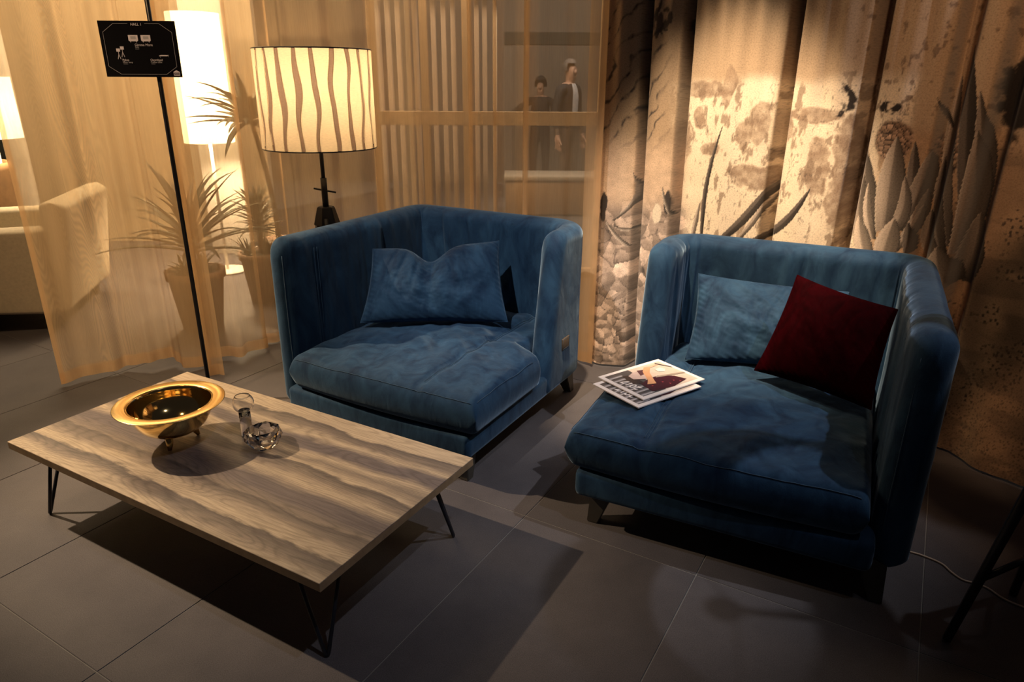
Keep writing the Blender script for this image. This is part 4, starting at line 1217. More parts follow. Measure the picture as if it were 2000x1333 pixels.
def to_sign_board():
    tl = at(190, 42, PO[1] - 0.02); br = at(356, 151, PO[1] - 0.02); tr = at(340, 41, PO[1] - 0.02)
    wdt = abs(tr[0] - tl[0]); hgt = abs(tr[2] - br[2])
    cx_ = (tl[0] + tr[0]) / 2; cz = (tr[2] + br[2]) / 2
    bd = box('board', (0, 0, 0), (wdt, 0.006, hgt), M['sign'], sign, 0.0006, 1, smooth=False)
    bd.location = (cx_ - PO[0], -0.020, cz)
    box('clip', (0, 0.0, cz), (0.03, 0.028, 0.05), M['black_metal'], sign)
    y = -0.0034
    W, H = wdt, hgt
    Q = lambda u, v: ((u - 0.5) * W, (0.5 - v) * H)

    def strip(pts, wd=0.0011, mat=M['ink_line'], nm='border_line'):
        for a, c in zip(pts[:-1], pts[1:]):
            a = np.array(Q(*a)); c = np.array(Q(*c)); d = (c - a) / np.linalg.norm(c - a); n = np.array([-d[1], d[0]]) * wd / 2
            q = [a + n, a - n, c - n, c + n]
            mesh(nm, [(x, y, z) for x, z in q] + [(x, y + 0.0005, z) for x, z in q], [(0, 1, 2, 3), (7, 6, 5, 4), (0, 4, 5, 1), (1, 5, 6, 2), (2, 6, 7, 3), (3, 7, 4, 0)], mat, bd)
    strip([(0.39, 0.05), (0.20, 0.05), (0.05, 0.20), (0.05, 0.81), (0.20, 0.95), (0.80, 0.95), (0.95, 0.81), (0.95, 0.20), (0.80, 0.05), (0.61, 0.05)])

    def patch(pts, mat=M['ink'], nm='pictogram', dy=0.0):
        q = [Q(*p) for p in pts]; n = len(q)
        mesh(nm, [(x, y - dy, z) for x, z in q] + [(x, y - dy + 0.0004, z) for x, z in q],
             [tuple(range(n)), tuple(range(2 * n - 1, n - 1, -1))] + [(i, i + n, (i + 1) % n + n, (i + 1) % n) for i in range(n)], mat, bd)
    R = (math.pi / 2, 0, 0)

    def txt(s, u, v, size, mat, align='LEFT'):
        x, z = Q(u, v)
        text_mesh('lettering', s, size, mat, bd, (x, y, z), R, align)
    txt('HALL 1', 0.5, 0.065, 0.0145, M['ink'], 'CENTER')
    for u0, m in ((0.37, 1), (0.535, -1)):
        patch([(u0, 0.25), (u0 + 0.125, 0.25), (u0 + 0.125, 0.345), (u0 + 0.115, 0.36), (u0 + 0.01, 0.36), (u0, 0.345)])
        patch([(u0 + 0.03, 0.27), (u0 + 0.10, 0.27), (u0 + 0.10, 0.32), (u0 + 0.03, 0.32)], M['ink_line'], dy=0.0003)
        patch([(u0 + 0.02, 0.36), (u0 + 0.03, 0.36), (u0 + 0.024, 0.385)]); patch([(u0 + 0.095, 0.36), (u0 + 0.105, 0.36), (u0 + 0.101, 0.385)])
    txt('Gimme More', 0.44, 0.425, 0.0135, M['ink']); txt('Sofa', 0.44, 0.465, 0.0095, M['ink_line']); strip([(0.44, 0.497), (0.49, 0.497)], 0.0014, M['ink_dim'], 'small_print')
    for u0, v0 in ((0.185, 0.49), (0.24, 0.452)):
        patch([(u0, v0), (u0 + 0.048, v0), (u0 + 0.048, v0 + 0.055), (u0, v0 + 0.055)])
        strip([(u0 + 0.024, v0 + 0.055), (u0 + 0.024, v0 + 0.10)], 0.0015, M['ink'], 'pictogram')
        strip([(u0 + 0.024, v0 + 0.10), (u0 + 0.005, v0 + 0.19)], 0.0018, M['ink'], 'pictogram'); strip([(u0 + 0.024, v0 + 0.10), (u0 + 0.043, v0 + 0.19)], 0.0018, M['ink'], 'pictogram')
    txt('Pylon', 0.245, 0.695, 0.0125, M['ink']); txt('Floor lamp', 0.245, 0.735, 0.0095, M['ink_line']); strip([(0.25, 0.765), (0.31, 0.765)], 0.0014, M['ink_dim'], 'small_print')
    patch([(0.735, 0.615), (0.76, 0.60), (0.87, 0.60), (0.85, 0.615), (0.85, 0.622), (0.735, 0.622)])
    strip([(0.75, 0.622), (0.753, 0.65)], 0.0012, M['ink_line'], 'pictogram'); strip([(0.862, 0.61), (0.86, 0.635)], 0.0012, M['ink_line'], 'pictogram')
    txt('Overdyed', 0.615, 0.692, 0.0125, M['ink']); txt('Coffee table', 0.615, 0.732, 0.0095, M['ink_line']); strip([(0.62, 0.762), (0.67, 0.762)], 0.0014, M['ink_dim'], 'small_print')
    patch([(0.895, 0.97), (0.895, 0.905), (0.935, 0.872), (0.978, 0.905), (0.978, 0.97)], nm='house_emblem')
    patch([(0.902, 0.955), (0.902, 0.915), (0.972, 0.915), (0.972, 0.955)], M['sign'], 'emblem_band', 0.0003)
    x, z = Q(0.937, 0.935)
    text_mesh('lettering', 'DIESEL', 0.0088, M['ink'], bd, (x, y - 0.0005, z), R, 'CENTER')
    return bd


to_sign_board()


# ------------------------------------------------------------------ tripod floor lamps
def tripod_lamp(name, loc, rz, r, zb, zt, apex, spread, label, power, nstrip=22, nfeet_ang=0.0):
    root = empty(name, (loc[0], loc[1], 0), rz)
    tag(root, label, 'floor lamp', 'tripod floor lamps')
    shade = empty('shade', (0, 0, zb)); shade.parent = root
    H = zt - zb
    rg = np.random.RandomState(int(r * 1000) + int(loc[0] * 10) % 7)
    ph = rg.rand(nstrip) * 6.28; fr = 9 + 5 * rg.rand(nstrip)
    zz = np.linspace(0, H, 22)
    bnd = []
    for k in range(nstrip):
        bnd.append(2 * math.pi * k / nstrip + 0.018 * np.sin(zz * fr[k] * 1.3 + ph[k]) + 0.009 * np.sin(zz * 29 + ph[k] * 2))
    gap = 0.014 + 0.024 * rg.rand(nstrip)

    def strip(nm, a0, a1, rr, mat, na):
        u = np.linspace(0, 1, na)
        A = a0[None, :] + (a1 - a0)[None, :] * u[:, None]
        Pn = np.stack([rr * np.cos(A), rr * np.sin(A), np.broadcast_to(zz, A.shape)], -1)
        return grid_mesh(nm, Pn, mat, shade)
    for k in range(nstrip):
        b0 = bnd[k] + gap[k] * (1 + 0.5 * np.sin(zz * 15 + ph[k]))
        b1 = bnd[(k + 1) % nstrip] + (2 * math.pi if k == nstrip - 1 else 0) - gap[(k + 1) % nstrip] * (1 + 0.5 * np.sin(zz * 13 + ph[k]))
        strip('fabric_strip', b0, b1, r + 0.002, M['shade_cream'], 7)
        p1 = bnd[(k + 1) % nstrip] + (2 * math.pi if k == nstrip - 1 else 0)
        strip('lining_strip', b1 - 0.012, p1 + gap[(k + 1) % nstrip] * (1 + 0.5 * np.sin(zz * 15 + ph[(k + 1) % nstrip])) + 0.012, r - 0.003, M['shade_slit'], 5)
    for z in (0.0, H):
        lathe('wire_ring', [(r + 0.0035 * math.cos(t), z + 0.0035 * math.sin(t)) for t in np.linspace(0, 2 * math.pi, 8, endpoint=False)], M['black_metal'], shade, 64, closed=True)
    for k in range(3):
        a = 2 * math.pi * k / 3
        tube('spoke', [(0, 0, H * 0.42), (r * math.cos(a), r * math.sin(a), 0.0)], 0.0025, M['black_metal'], shade, 6)
    bulb = lathe('bulb', [(0, -0.05)] + [(0.035 * math.sin(a), 0.012 - 0.045 * math.cos(a)) for a in np.linspace(0.3, math.pi, 12)], M['bulb'], root, 20, c=(0, 0, zb + H * 0.5))
    li = bpy.data.lights.new(name + '_light', 'POINT'); li.energy = power; li.color = (1.0, 0.68, 0.38); li.shadow_soft_size = 0.03
    lo = bpy.data.objects.new(name + '_light', li); COL.objects.link(lo); lo.parent = root; lo.location = (0, 0, zb + H * 0.5 + 0.11)
    # stem, collar, tripod
    tube('pole', [(0, 0, apex), (0, 0, zb + H * 0.40)], 0.011, M['black_wood'], root, 12)
    tube('sleeve', [(0, 0, apex), (0, 0, apex + 0.155)], 0.017, M['black_wood'], root, 12)
    tube('clamp_bar', [(-0.055, 0.01, apex + 0.10), (0.06, -0.01, apex + 0.075)], 0.005, M['black_metal'], root, 8)
    prism('collar', [(0.075 * math.cos(2 * math.pi * k / 6), 0.075 * math.sin(2 * math.pi * k / 6), apex - 0.10) for k in range(6)],
          [(0.048 * math.cos(2 * math.pi * k / 6), 0.048 * math.sin(2 * math.pi * k / 6), apex) for k in range(6)], M['black_wood'], root, 0.004)
    for k in range(3):
        a = nfeet_ang + 2 * math.pi * k / 3
        ca, sa_ = math.cos(a), math.sin(a)
        leg = tube('leg', [(0.05 * ca, 0.05 * sa_, apex - 0.06), (spread * ca, spread * sa_, 0.006)], [0.016, 0.012], M['black_wood'], root, 6)
        t = 0.72
        tube('brace', [(0.05 * ca + (spread - 0.05) * t * ca, 0.05 * sa_ + (spread - 0.05) * t * sa_, (apex - 0.06) * (1 - t)), (0, 0, (apex - 0.06) * (1 - t) + 0.10)], 0.009, M['black_wood'], leg, 6)
    return root


tripod_lamp('floor_lamp', (-1.035, 3.87), 0.4, 0.296, 1.152, 1.638, 0.835, 0.22, 'tripod floor lamp with a lit drum shade of wavy cream strips', 7, nfeet_ang=0.3)
tripod_lamp('floor_lamp', (1.462, 1.570), 0.0, 0.25, 1.72, 2.15, 0.835, 0.215, 'black tripod lamp stand cut off by the right edge, over the thin cable', 0.0, nfeet_ang=math.radians(181))

# cable on the floor
cab = [atz(x, y, 0.004) for x, y in ((1700, 1055), (1773, 1077), (1800, 1085), (1838, 1101), (1858, 1118), (1880, 1133), (1905, 1140), (1930, 1150), (1960, 1170), (2000, 1187), (2040, 1198))]
cabp = dense([(c[0] + 10, c[1] + 10) for c in cab], 5)
o = tube('power_cable', [(x - 10, y - 10, 0.004) for x, y in cabp], 0.0032, M['cable'], None, 8)
tag(o, 'thin pale cable lying on the floor at the right', 'cable')

# magazines on the second armchair
mL, mW = 0.325, 0.245
def seat_z2(x, y):
    dx_, dy_ = x - C2O[0], y - C2O[1]
    lx = dx_ * math.cos(C2A) + dy_ * math.sin(C2A); ly = -dx_ * math.sin(C2A) + dy_ * math.cos(C2A)
    return SEAT[chair2.name](-lx, ly)


mz = max(seat_z2(0.52 + a_, 2.42 + b_) for a_ in np.linspace(-0.16, 0.16, 9) for b_ in np.linspace(-0.16, 0.16, 9)) + 0.001
magazine(0.509, 2.398, mz, math.atan2(0.182, 0.265), mL, mW, 'fashion magazine lying underneath the other one on the blue seat')
magazine(0.5335, 2.446, mz + 0.0085, math.atan2(0.184, 0.265), mL, mW, 'fashion magazine on top, its cover fully visible on the blue seat', 0.0, 0.0)



# ------------------------------------------------------------------ aloes behind the sheers
def leaf_mesh(L, wd, curl, up, parent, base, az, name='leaf'):
    n = 9
    verts, faces = [], []
    ca, sa_ = math.cos(az), math.sin(az)
    x = y = 0.0
    ang = up
    pts = []
    for i in range(n):
        t = i / (n - 1)
        pts.append((x, y, ang))
        ang_i = up - curl * t ** 1.3
        x += math.cos(ang_i) * L / (n - 1); y += math.sin(ang_i) * L / (n - 1); ang = ang_i
    for i, (r, z, a) in enumerate(pts):
        t = i / (n - 1)
        hw = wd / 2 * (0.75 + 0.6 * t - 0.4 * t * t) * (1 - t ** 2.2) + 0.0007
        hw *= 1.0 + (0.16 if i % 2 else 0.0)
        tk = hw * 0.38
        nx_, nz_ = -math.sin(a), math.cos(a)
        for (sw, sn) in ((-1, 0.35), (0, -0.9), (1, 0.35), (0, 0.05)):
            rr = r + nx_ * sn * tk; zz = z + nz_ * sn * tk
            verts.append((base[0] + rr * ca - sw * hw * sa_, base[1] + rr * sa_ + sw * hw * ca, base[2] + zz))
    for i in range(n - 1):
        for k in range(4):
            k2 = (k + 1) % 4
            faces.append((i * 4 + k, i * 4 + k2, (i + 1) * 4 + k2, (i + 1) * 4 + k))
    faces.append((3, 2, 1, 0)); faces.append(tuple((n - 1) * 4 + k for k in range(4)))
    return mesh(name, verts, faces, M['aloe'], parent, True)


def aloe(loc, pot_r, pot_h, stem_h, nl, Lr, label, seed, pup=0, wd=0.034, lean=(0, 0)):
    rg = random.Random(seed)
    root = empty('potted_aloe', (loc[0], loc[1], 0))
    tag(root, label, 'potted plant', 'aloes behind the sheer curtains')
    pot = lathe('pot', [(0, 0), (pot_r * 0.72, 0), (pot_r * 0.97, pot_h * 0.86), (pot_r * 1.06, pot_h * 0.87), (pot_r * 1.08, pot_h), (pot_r * 0.98, pot_h), (pot_r * 0.94, pot_h * 0.9), (0, pot_h * 0.9)], M['terracotta'], root, 36)
    lathe('soil', [(0, pot_h * 0.93), (pot_r * 0.5, pot_h * 0.925), (pot_r * 0.93, pot_h * 0.91)], M['soil'], pot, 24)
    tx, ty = lean
    if stem_h > 0.05:
        tube('stem', [(tx * t * t, ty * t * t, pot_h * 0.9 + stem_h * t) for t in np.linspace(0, 1, 8)], [0.022 - 0.006 * t for t in np.linspace(0, 1, 8)], M['aloe_stem'], root, 8)
    for k in range(nl):
        f = k / nl
        az = k * 2.39996 + rg.uniform(-0.2, 0.2)
        up = math.radians(15 + 68 * f + rg.uniform(-8, 8)) if stem_h < 0.5 else math.radians(-5 + 75 * f + rg.uniform(-10, 10))
        L = rg.uniform(*Lr) * (1.0 - 0.25 * f)
        if stem_h < 0.4: L *= 1.0 - 0.42 * max(0.0, -math.sin(az))
        hb = pot_h * 0.9 + stem_h * (0.55 + 0.45 * f if stem_h < 0.5 else 0.93 + 0.07 * f)
        leaf_mesh(L, wd * rg.uniform(0.8, 1.15), math.radians(rg.uniform(20, 75)), up, root, (tx, ty, hb), az)
    for k in range(pup):
        az = rg.uniform(0, 6.28); rr = pot_r * rg.uniform(0.2, 0.7)
        b = (rr * math.cos(az), rr * math.sin(az), pot_h * 0.9)
        for j in range(7):
            leaf_mesh(rg.uniform(0.10, 0.2), wd * 0.45, math.radians(rg.uniform(10, 60)), math.radians(rg.uniform(20, 80)), root, b, rg.uniform(0, 6.28))
    return root


aloe((-1.98, 4.22), 0.165, 0.38, 0.26, 52, (0.48, 0.72), 'large spreading aloe in a terracotta pot just right of the sign pole', 3, 8, 0.050)
aloe((-1.76, 4.80), 0.15, 0.36, 0.32, 64, (0.22, 0.36), 'dense low aloe close beside the left arm of the armchair', 5, 12, 0.034)
aloe((-1.80, 5.30), 0.13, 0.34, 0.95, 38, (0.36, 0.56), 'tall aloe with a bare stem, its leafy head left of the lamp shade', 9, 0, 0.066, (-0.12, 0))


# ------------------------------------------------------------------ glowing lamps beyond the sheer
def column_lamp(cx_, cy_, r0, r1, zb, zt, label, power):
    root = empty('floor_lamp', (cx_, cy_, 0))
    tag(root, label, 'floor lamp', 'white shaded lamps')
    lathe('shade', [(r0, zb), (r1, zt), (r1 - 0.003, zt), (r0 - 0.003, zb)], M['shade_white'], root, 48, closed=True)
    tube('pole', [(0, 0, 0.015), (0, 0, zb + 0.25)], 0.012, M['white_panel'], root, 10)
    lathe('base_plate', [(0, 0), (0.15, 0), (0.155, 0.006), (0.15, 0.016), (0, 0.018)], M['white_panel'], root, 36)
    for k in range(3):
        a = 2 * math.pi * k / 3
        tube('spoke', [(0, 0, zb + 0.22), (r0 * 0.99 * math.cos(a), r0 * 0.99 * math.sin(a), zb + 0.2)], 0.003, M['white_panel'], root, 6)
    lathe('bulb', [(0, -0.05)] + [(0.04 * math.sin(a), -0.045 * math.cos(a)) for a in np.linspace(0.3, math.pi, 12)], M['bulb'], root, 20, c=(0, 0, zb + 0.30))
    li = bpy.data.lights.new('column_lamp_light', 'POINT'); li.energy = power; li.color = (1.0, 0.72, 0.42); li.shadow_soft_size = 0.05
    lo = bpy.data.objects.new('column_lamp_light', li); COL.objects.link(lo); lo.parent = root; lo.location = (0, 0, zb + 0.12)
    return root


Y1 = 5.6
a = at(388, 25, Y1); b = at(410, 278, Y1)
hw = (at(455, 278, Y1)[0] - at(362, 278, Y1)[0]) / 2
column_lamp(b[0], Y1, hw, hw, b[2], a[2], 'tall white glowing lamp shade seen through the sheer above the aloes', 190)
p0 = at(408, 430, Y1 + 0.6); p1 = at(486, 430, Y1 + 0.6)
wp = box('partition_panel', ((p0[0] + p1[0]) / 2, Y1 + 0.62, 1.1), (p1[0] - p0[0], 0.05, 2.2), M['white_panel'], None, 0.004, 1)
tag(wp, 'narrow white upright panel brightly lit below the glowing shade', 'panel')

Y2 = 5.2
a = at(5, 150, Y2); b = at(0, 270, Y2)
hw = (at(38, 270, Y2)[0] - at(-60, 270, Y2)[0]) / 2
column_lamp(at(-11, 270, Y2)[0], Y2, hw, hw * 0.98, b[2], a[2], 'white glowing lamp shade at the far left edge', 30)
p0 = at(22, 350, Y2 + 0.7); p1 = at(62, 350, Y2 + 0.7)
wp = box('partition_panel', ((p0[0] + p1[0]) / 2, Y2 + 0.72, 1.0), (p1[0] - p0[0], 0.05, 2.0), M['white_panel'], None, 0.004, 1)
tag(wp, 'narrow white upright panel beside the dark partition at the far left', 'panel')
p0 = at(-160, 350, Y2 + 0.9); p1 = at(30, 350, Y2 + 0.9)
wp = box('partition_panel', ((p0[0] + p1[0]) / 2, Y2 + 0.95, 1.1), (p1[0] - p0[0], 0.05, 2.2), M['dark_panel'], None, 0.004, 1)
tag(wp, 'dark partition panel behind the far left lamp', 'panel')

# ------------------------------------------------------------------ cream armchair and tan chair at the far left
g0 = atz(62, 655, 0.0)
sofa = empty('cream_armchair', (g0[0] - 0.36, g0[1] + 0.42, 0), math.radians(14))
tag(sofa, 'cream wool armchair with dark block feet, left of the curtain', 'armchair')
n = 50
u = ease(n, 0.06, 1.0); UU, VV = np.meshgrid(u, u, indexing='ij')
def soft_panel(nm, c00, c10, c11, c01, th, mat, par, Rr=0.06):
    c00, c10, c11, c01 = [np.array(c, float) for c in (c00, c10, c11, c01)]
    Cc = c00 * ((1 - UU) * (1 - VV))[..., None] + c10 * (UU * (1 - VV))[..., None] + c11 * (UU * VV)[..., None] + c01 * ((1 - UU) * VV)[..., None]
    nr = np.cross(c10 - c00, c01 - c00); nr /= np.linalg.norm(nr)
    e = prof(np.minimum(UU, 1 - UU), Rr) * prof(np.minimum(VV, 1 - VV), Rr)
    wv = th / 2 * e + 0.004 * e * (fbm(UU * 6, VV * 6, 4) - 0.5)
    return slab(nm, Cc, np.broadcast_to(nr, Cc.shape).copy(), wv, wv, mat, par)
soft_panel('arm', (-0.52, -0.42, 0.16), (0.42, -0.42, 0.11), (0.46, -0.42, 0.66), (-0.56, -0.42, 0.64), 0.14, M['cream'], sofa)
soft_panel('arm', (-0.52, 0.42, 0.16), (0.42, 0.42, 0.11), (0.46, 0.42, 0.66), (-0.56, 0.42, 0.64), 0.14, M['cream'], sofa)
soft_panel('backrest', (0.40, -0.46, 0.12), (0.40, 0.46, 0.12), (0.50, 0.46, 0.80), (0.50, -0.46, 0.80), 0.15, M['cream'], sofa)
soft_panel('seat_cushion', (-0.55, -0.36, 0.36), (0.40, -0.36, 0.34), (0.40, 0.36, 0.34), (-0.55, 0.36, 0.36), 0.20, M['cream'], sofa, 0.1)
box('base', (-0.06, 0, 0.19), (0.88, 0.80, 0.14), M['cream'], sofa, 0.02, 2)
for lx, ly in ((-0.42, -0.40), (0.36, -0.40), (-0.42, 0.40), (0.36, 0.40)):
    prism('leg', [(lx - 0.025, ly - 0.025, 0), (lx + 0.025, ly - 0.025, 0), (lx + 0.025, ly + 0.025, 0), (lx - 0.025, ly + 0.025, 0)],
          [(lx - 0.035, ly - 0.035, 0.16), (lx + 0.035, ly - 0.035, 0.16), (lx + 0.035, ly + 0.035, 0.16), (lx - 0.035, ly + 0.035, 0.16)], M['leg_wood'], sofa, 0.002)
g1 = at(-60, 420, 5.15)
tc_ = empty('tan_chair', (g1[0], 5.15, 0), 0.2)
tag(tc_, 'rounded tan leather chair behind the cream armchair at the left edge', 'chair')
lathe('seat_shell', [(0, 0.28), (0.24, 0.28), (0.31, 0.34), (0.33, 0.55), (0.34, 0.86), (0.325, 0.91), (0.30, 0.90), (0.285, 0.85), (0.27, 0.5), (0.0, 0.46)], M['tan_leather'], tc_, 40)
for k in range(4):
    a = math.pi / 4 + math.pi / 2 * k
    tube('leg', [(0.18 * math.cos(a), 0.18 * math.sin(a), 0.30), (0.26 * math.cos(a), 0.26 * math.sin(a), 0.004)], [0.02, 0.012], M['leg_wood'], tc_, 8)

# ------------------------------------------------------------------ partition with slatted screen behind the sheer
YP = 5.5
fr = empty('glazed_partition', (at(960, 300, YP)[0], YP, 0))
tag(fr, 'beige partition frame with a wide crossbar behind the sheer curtain', 'partition')


def fpart(nm, x0, x1, z0, z1, y, d, mat, par):
    o = box(nm, ((x0 + x1) / 2, y, (z0 + z1) / 2), (x1 - x0, d, z1 - z0), mat, None, 0.002, 1, smooth=False)
    return cpart(par, o)


zr0 = at(960, 245, YP)[2]; zr1 = at(960, 218, YP)[2]
xa = at(735, 230, YP)[0]; xb = at(1182, 230, YP)[0]
for (pa, pb) in ((728, 742), (826, 840), (905, 920), (1166, 1184)):
    fpart('post', at(pa, 230, YP)[0], at(pb, 230, YP)[0], 0.0, 2.4, YP, 0.06, M['frame_wood'], fr)
fpart('crossbar', xa, xb, zr0, zr1, YP - 0.002, 0.058, M['frame_wood'], fr)
fpart('top_rail', xa, xb, 2.32, 2.4, YP - 0.002, 0.056, M['frame_wood'], fr)
fpart('bottom_rail', xa, xb, 0.0, 0.07, YP - 0.002, 0.056, M['frame_wood'], fr)
YS = 5.75
sc_ = empty('slatted_screen', (at(820, 300, YS)[0], YS, 0))
tag(sc_, 'screen of pale upright slats behind the beige partition', 'screen')
for px in (748, 767, 786, 804, 818, 852, 871, 889, 933, 948):
    x = at(px, 230, YS)[0]
    fpart('slat', x - 0.018, x + 0.018, 0.05, 2.3, YS, 0.05, M['slat'], sc_)
fpart('rail', at(742, 230, YS)[0], at(955, 230, YS)[0], 2.3, 2.36, YS, 0.05, M['slat'], sc_)
fpart('rail', at(742, 230, YS)[0], at(955, 230, YS)[0], 0.0, 0.05, YS, 0.05, M['slat'], sc_)
x = at(967, 230, YS)[0]
wp = box('post', (x, YS, 1.2), (0.034, 0.034, 2.4), M['white_panel'], None, 0.002, 1)
tag(wp, 'thin white upright post right of the pale slats', 'post')

# hall beyond
wb = box('wall_back', (0, 11.06, 2.0), (16, 0.1, 4.0), M['hall_wall']); tag(wb, 'taupe hall wall in the far background', kind='structure')
ba = at(985, 342, 8.4)[0]; bb = at(1200, 342, 8.4)[0]
zt_ = at(1080, 340, 8.4)[2]
bench = empty('low_plinth', ((ba + bb) / 2, 8.4, 0)); tag(bench, 'long low white plinth standing in the hall beyond the sheer', 'plinth')
cpart(bench, box('body', ((ba + bb) / 2, 8.4, 0.02 + (zt_ - 0.06) / 2), (bb - ba - 0.04, 0.5, zt_ - 0.06), M['tan_leather'], None, 0.004, 1))
cpart(bench, box('slab_top', ((ba + bb) / 2, 8.4, zt_ - 0.02), (bb - ba, 0.56, 0.05), M['plinth'], None, 0.004, 1))
cpart(bench, box('toe_board', ((ba + bb) / 2, 8.4, 0.01), (bb - ba - 0.1, 0.44, 0.02), M['dark_panel'], None))
z0_ = at(1100, 88, 9.6)[2]; z1_ = at(1100, 64, 9.6)[2]
bx0 = at(985, 76, 9.6)[0]; bx1 = at(1330, 76, 9.6)[0]
pt = empty('hall_portal', ((bx0 + bx1) / 2, 9.6, 0)); tag(pt, 'dark portal beam spanning the hall beyond the sheer', 'portal')
wl = box('wall_left', (-4.1, 6.75, 1.6), (3.6, 0.08, 3.2), M['beige_wall']); tag(wl, 'beige booth wall behind the aloes and the white lamps', kind='structure')
cpart(pt, box('beam', ((bx0 + bx1) / 2, 9.6, (z0_ + z1_) / 2), (bx1 - bx0, 0.2, z1_ - z0_), M['dark_panel'], None))
for x in (bx0 + 0.05, bx1 - 0.05):
    cpart(pt, box('pier', (x, 9.6, z0_ / 2), (0.10, 0.18, z0_), M['hall_wall'], None))


# ------------------------------------------------------------------ people in the hall, dim behind the sheer
def person(loc, rz, joints, mats_fn, label, hair_mat, head_c, head_dir):
    root = empty('person', (loc[0], loc[1], 0), rz)
    tag(root, label, 'person')
    names = list(joints.keys())
    verts = [joints[k][0] for k in names]
    edges = []
    for k in names:
        p = joints[k][2]
        if p: edges.append((names.index(p), names.index(k)))
    me = bpy.data.meshes.new('b'); me.from_pydata(verts, edges, []); me.update()
    ob = bpy.data.objects.new('b', me); COL.objects.link(ob)
    md = ob.modifiers.new('s', 'SKIN'); sb = ob.modifiers.new('d', 'SUBSURF'); sb.levels = 2; sb.render_levels = 2
    for i, k in enumerate(names):
        sv = me.skin_vertices[0].data[i]; r = joints[k][1]
        sv.radius = r if isinstance(r, tuple) else (r, r)
        sv.use_root = (k == 'pelvis')
    dg = bpy.context.evaluated_depsgraph_get(); dg.update()
    m2 = bpy.data.meshes.new_from_object(ob.evaluated_get(dg))
    bpy.data.objects.remove(ob)
    mats = mats_fn['mats']
    m2.materials.clear()
    body = link('body', m2, mats, root, True)
    for p in m2.polygons: p.material_index = mats_fn['fn'](p.center)
    # hair cap and ears
    hx, hy, hz = head_c
    vs = []
    bmh = bmesh.new(); bmesh.ops.create_uvsphere(bmh, u_segments=18, v_segments=12, radius=1.0)
    bmesh.ops.scale(bmh, vec=(0.083, 0.103, 0.115), verts=bmh.verts)
    kill = [v for v in bmh.verts if v.co.z < -0.035 or (v.co.y < -0.035 and v.co.z < 0.045)]
    bmesh.ops.delete(bmh, geom=kill, context='VERTS')
    bmesh.ops.rotate(bmh, verts=bmh.verts, cent=(0, 0, 0), matrix=Matrix.Rotation(head_dir, 3, 'Z'))
    bmesh.ops.translate(bmh, vec=(hx, hy, hz + 0.012), verts=bmh.verts)
    bm_obj('hair', bmh, hair_mat, root, True)
    return root


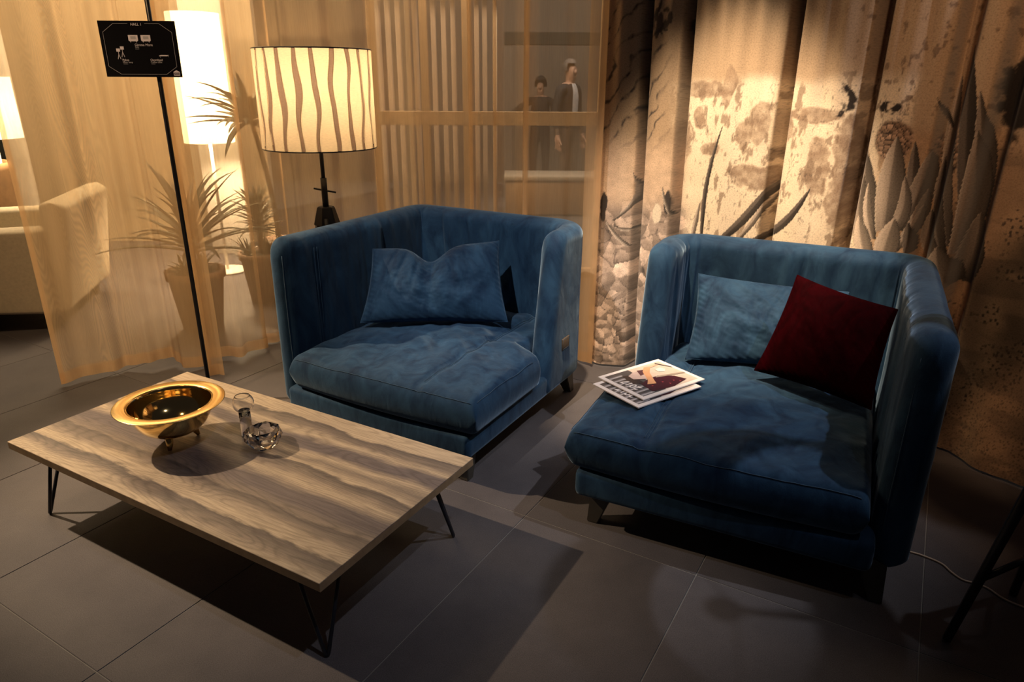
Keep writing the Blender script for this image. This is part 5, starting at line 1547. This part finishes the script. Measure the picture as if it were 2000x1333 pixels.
def standing(h=1.70, arm_fwd=False):
    k = h / 1.72
    J = {}
    def j(n, p, r, par): J[n] = ((p[0] * k, p[1] * k, p[2] * k), tuple(x * k for x in r) if isinstance(r, tuple) else r * k, par)
    j('pelvis', (0, 0, 0.93), (0.155, 0.115), None)
    j('waist', (0, 0, 1.08), (0.145, 0.105), 'pelvis'); j('chest', (0, 0, 1.28), (0.175, 0.12), 'waist'); j('collar', (0, 0.01, 1.42), (0.12, 0.08), 'chest')
    j('neck', (0, 0.0, 1.48), 0.055, 'collar'); j('chin', (0, -0.015, 1.545), (0.058, 0.075), 'neck'); j('head', (0, -0.01, 1.62), (0.074, 0.094), 'chin'); j('crown', (0, 0.0, 1.69), (0.055, 0.07), 'head')
    j('nose', (0, -0.105, 1.595), 0.014, 'head')
    for s_, nm in ((-1, 'l'), (1, 'r')):
        j('sh' + nm, (s_ * 0.185, 0.01, 1.40), 0.062, 'collar')
        if arm_fwd and s_ < 0:
            j('el' + nm, (s_ * 0.42, -0.08, 1.22), 0.046, 'sh' + nm); j('wr' + nm, (s_ * 0.66, -0.14, 1.16), 0.031, 'el' + nm); hb = np.array([s_ * 0.74, -0.15, 1.15]); hd = np.array([s_ * 1.0, -0.1, -0.1])
        else:
            j('el' + nm, (s_ * 0.25, 0.03, 1.12), 0.048, 'sh' + nm); j('wr' + nm, (s_ * 0.265, -0.03, 0.88), 0.031, 'el' + nm); hb = np.array([s_ * 0.268, -0.04, 0.80]); hd = np.array([0, -0.12, -1.0])
        j('hand' + nm, tuple(hb), (0.022, 0.036), 'wr' + nm)
        side = np.array([0, 1.0, 0])
        for fi, (o_, l_) in enumerate(((-0.026, .07), (-0.009, .08), (0.009, .075), (0.026, .06))):
            q = hb + hd * 0.05 + side * o_; j('f%d%s' % (fi, nm), tuple(q), 0.010, 'hand' + nm); j('g%d%s' % (fi, nm), tuple(q + hd * l_ + np.array([-s_ * 0.015, 0, 0])), 0.007, 'f%d%s' % (fi, nm))
        q = hb - side * 0.035 + hd * 0.005; j('th' + nm, tuple(q), 0.012, 'hand' + nm); j('tt' + nm, tuple(q - side * 0.02 + hd * 0.045), 0.009, 'th' + nm)
        j('hip' + nm, (s_ * 0.09, 0, 0.88), 0.09, 'pelvis'); j('knee' + nm, (s_ * 0.10, -0.02, 0.49), 0.062, 'hip' + nm); j('ank' + nm, (s_ * 0.105, 0.02, 0.09), 0.043, 'knee' + nm)
        j('heel' + nm, (s_ * 0.105, 0.03, 0.045), 0.042, 'ank' + nm); j('toe' + nm, (s_ * 0.115, -0.16, 0.036), (0.042, 0.034), 'heel' + nm)
    return J, k


J, k = standing(1.70)
hx = at(1113, 150, 9.1)
def fn1(c):
    z = c.z / k
    if z > 1.47 or (abs(c.x) > 0.2 * k and z < 0.87): return 0
    if abs(c.x) < 0.05 * k and c.y < -0.05 * k and 1.15 < z < 1.47: return 2
    if z < 0.95 and z > 0.08: return 3
    return 1
person((hx[0], 9.1), math.radians(50), J, {'mats': [M['skin'], M['suit'], M['shirt'], M['trouser']], 'fn': fn1}, 'grey haired person in dark jacket and white shirt, walking in the hall', M['hair'], (0, 0, 1.635 * k), 0)
J, k2 = standing(1.50, True)
hx = at(1056, 178, 10.0)
def fn2(c):
    z = c.z / k2
    if z > 1.47 or abs(c.x) > 0.68 * k2 or (c.x > 0.2 * k2 and z < 0.87): return 0
    return 1
person((hx[0], 10.0), math.radians(-10), J, {'mats': [M['skin'], M['suit']], 'fn': fn2}, 'person in black with one arm held out, farther back in the hall', M['suit'], (0, 0, 1.635 * k2), 0)
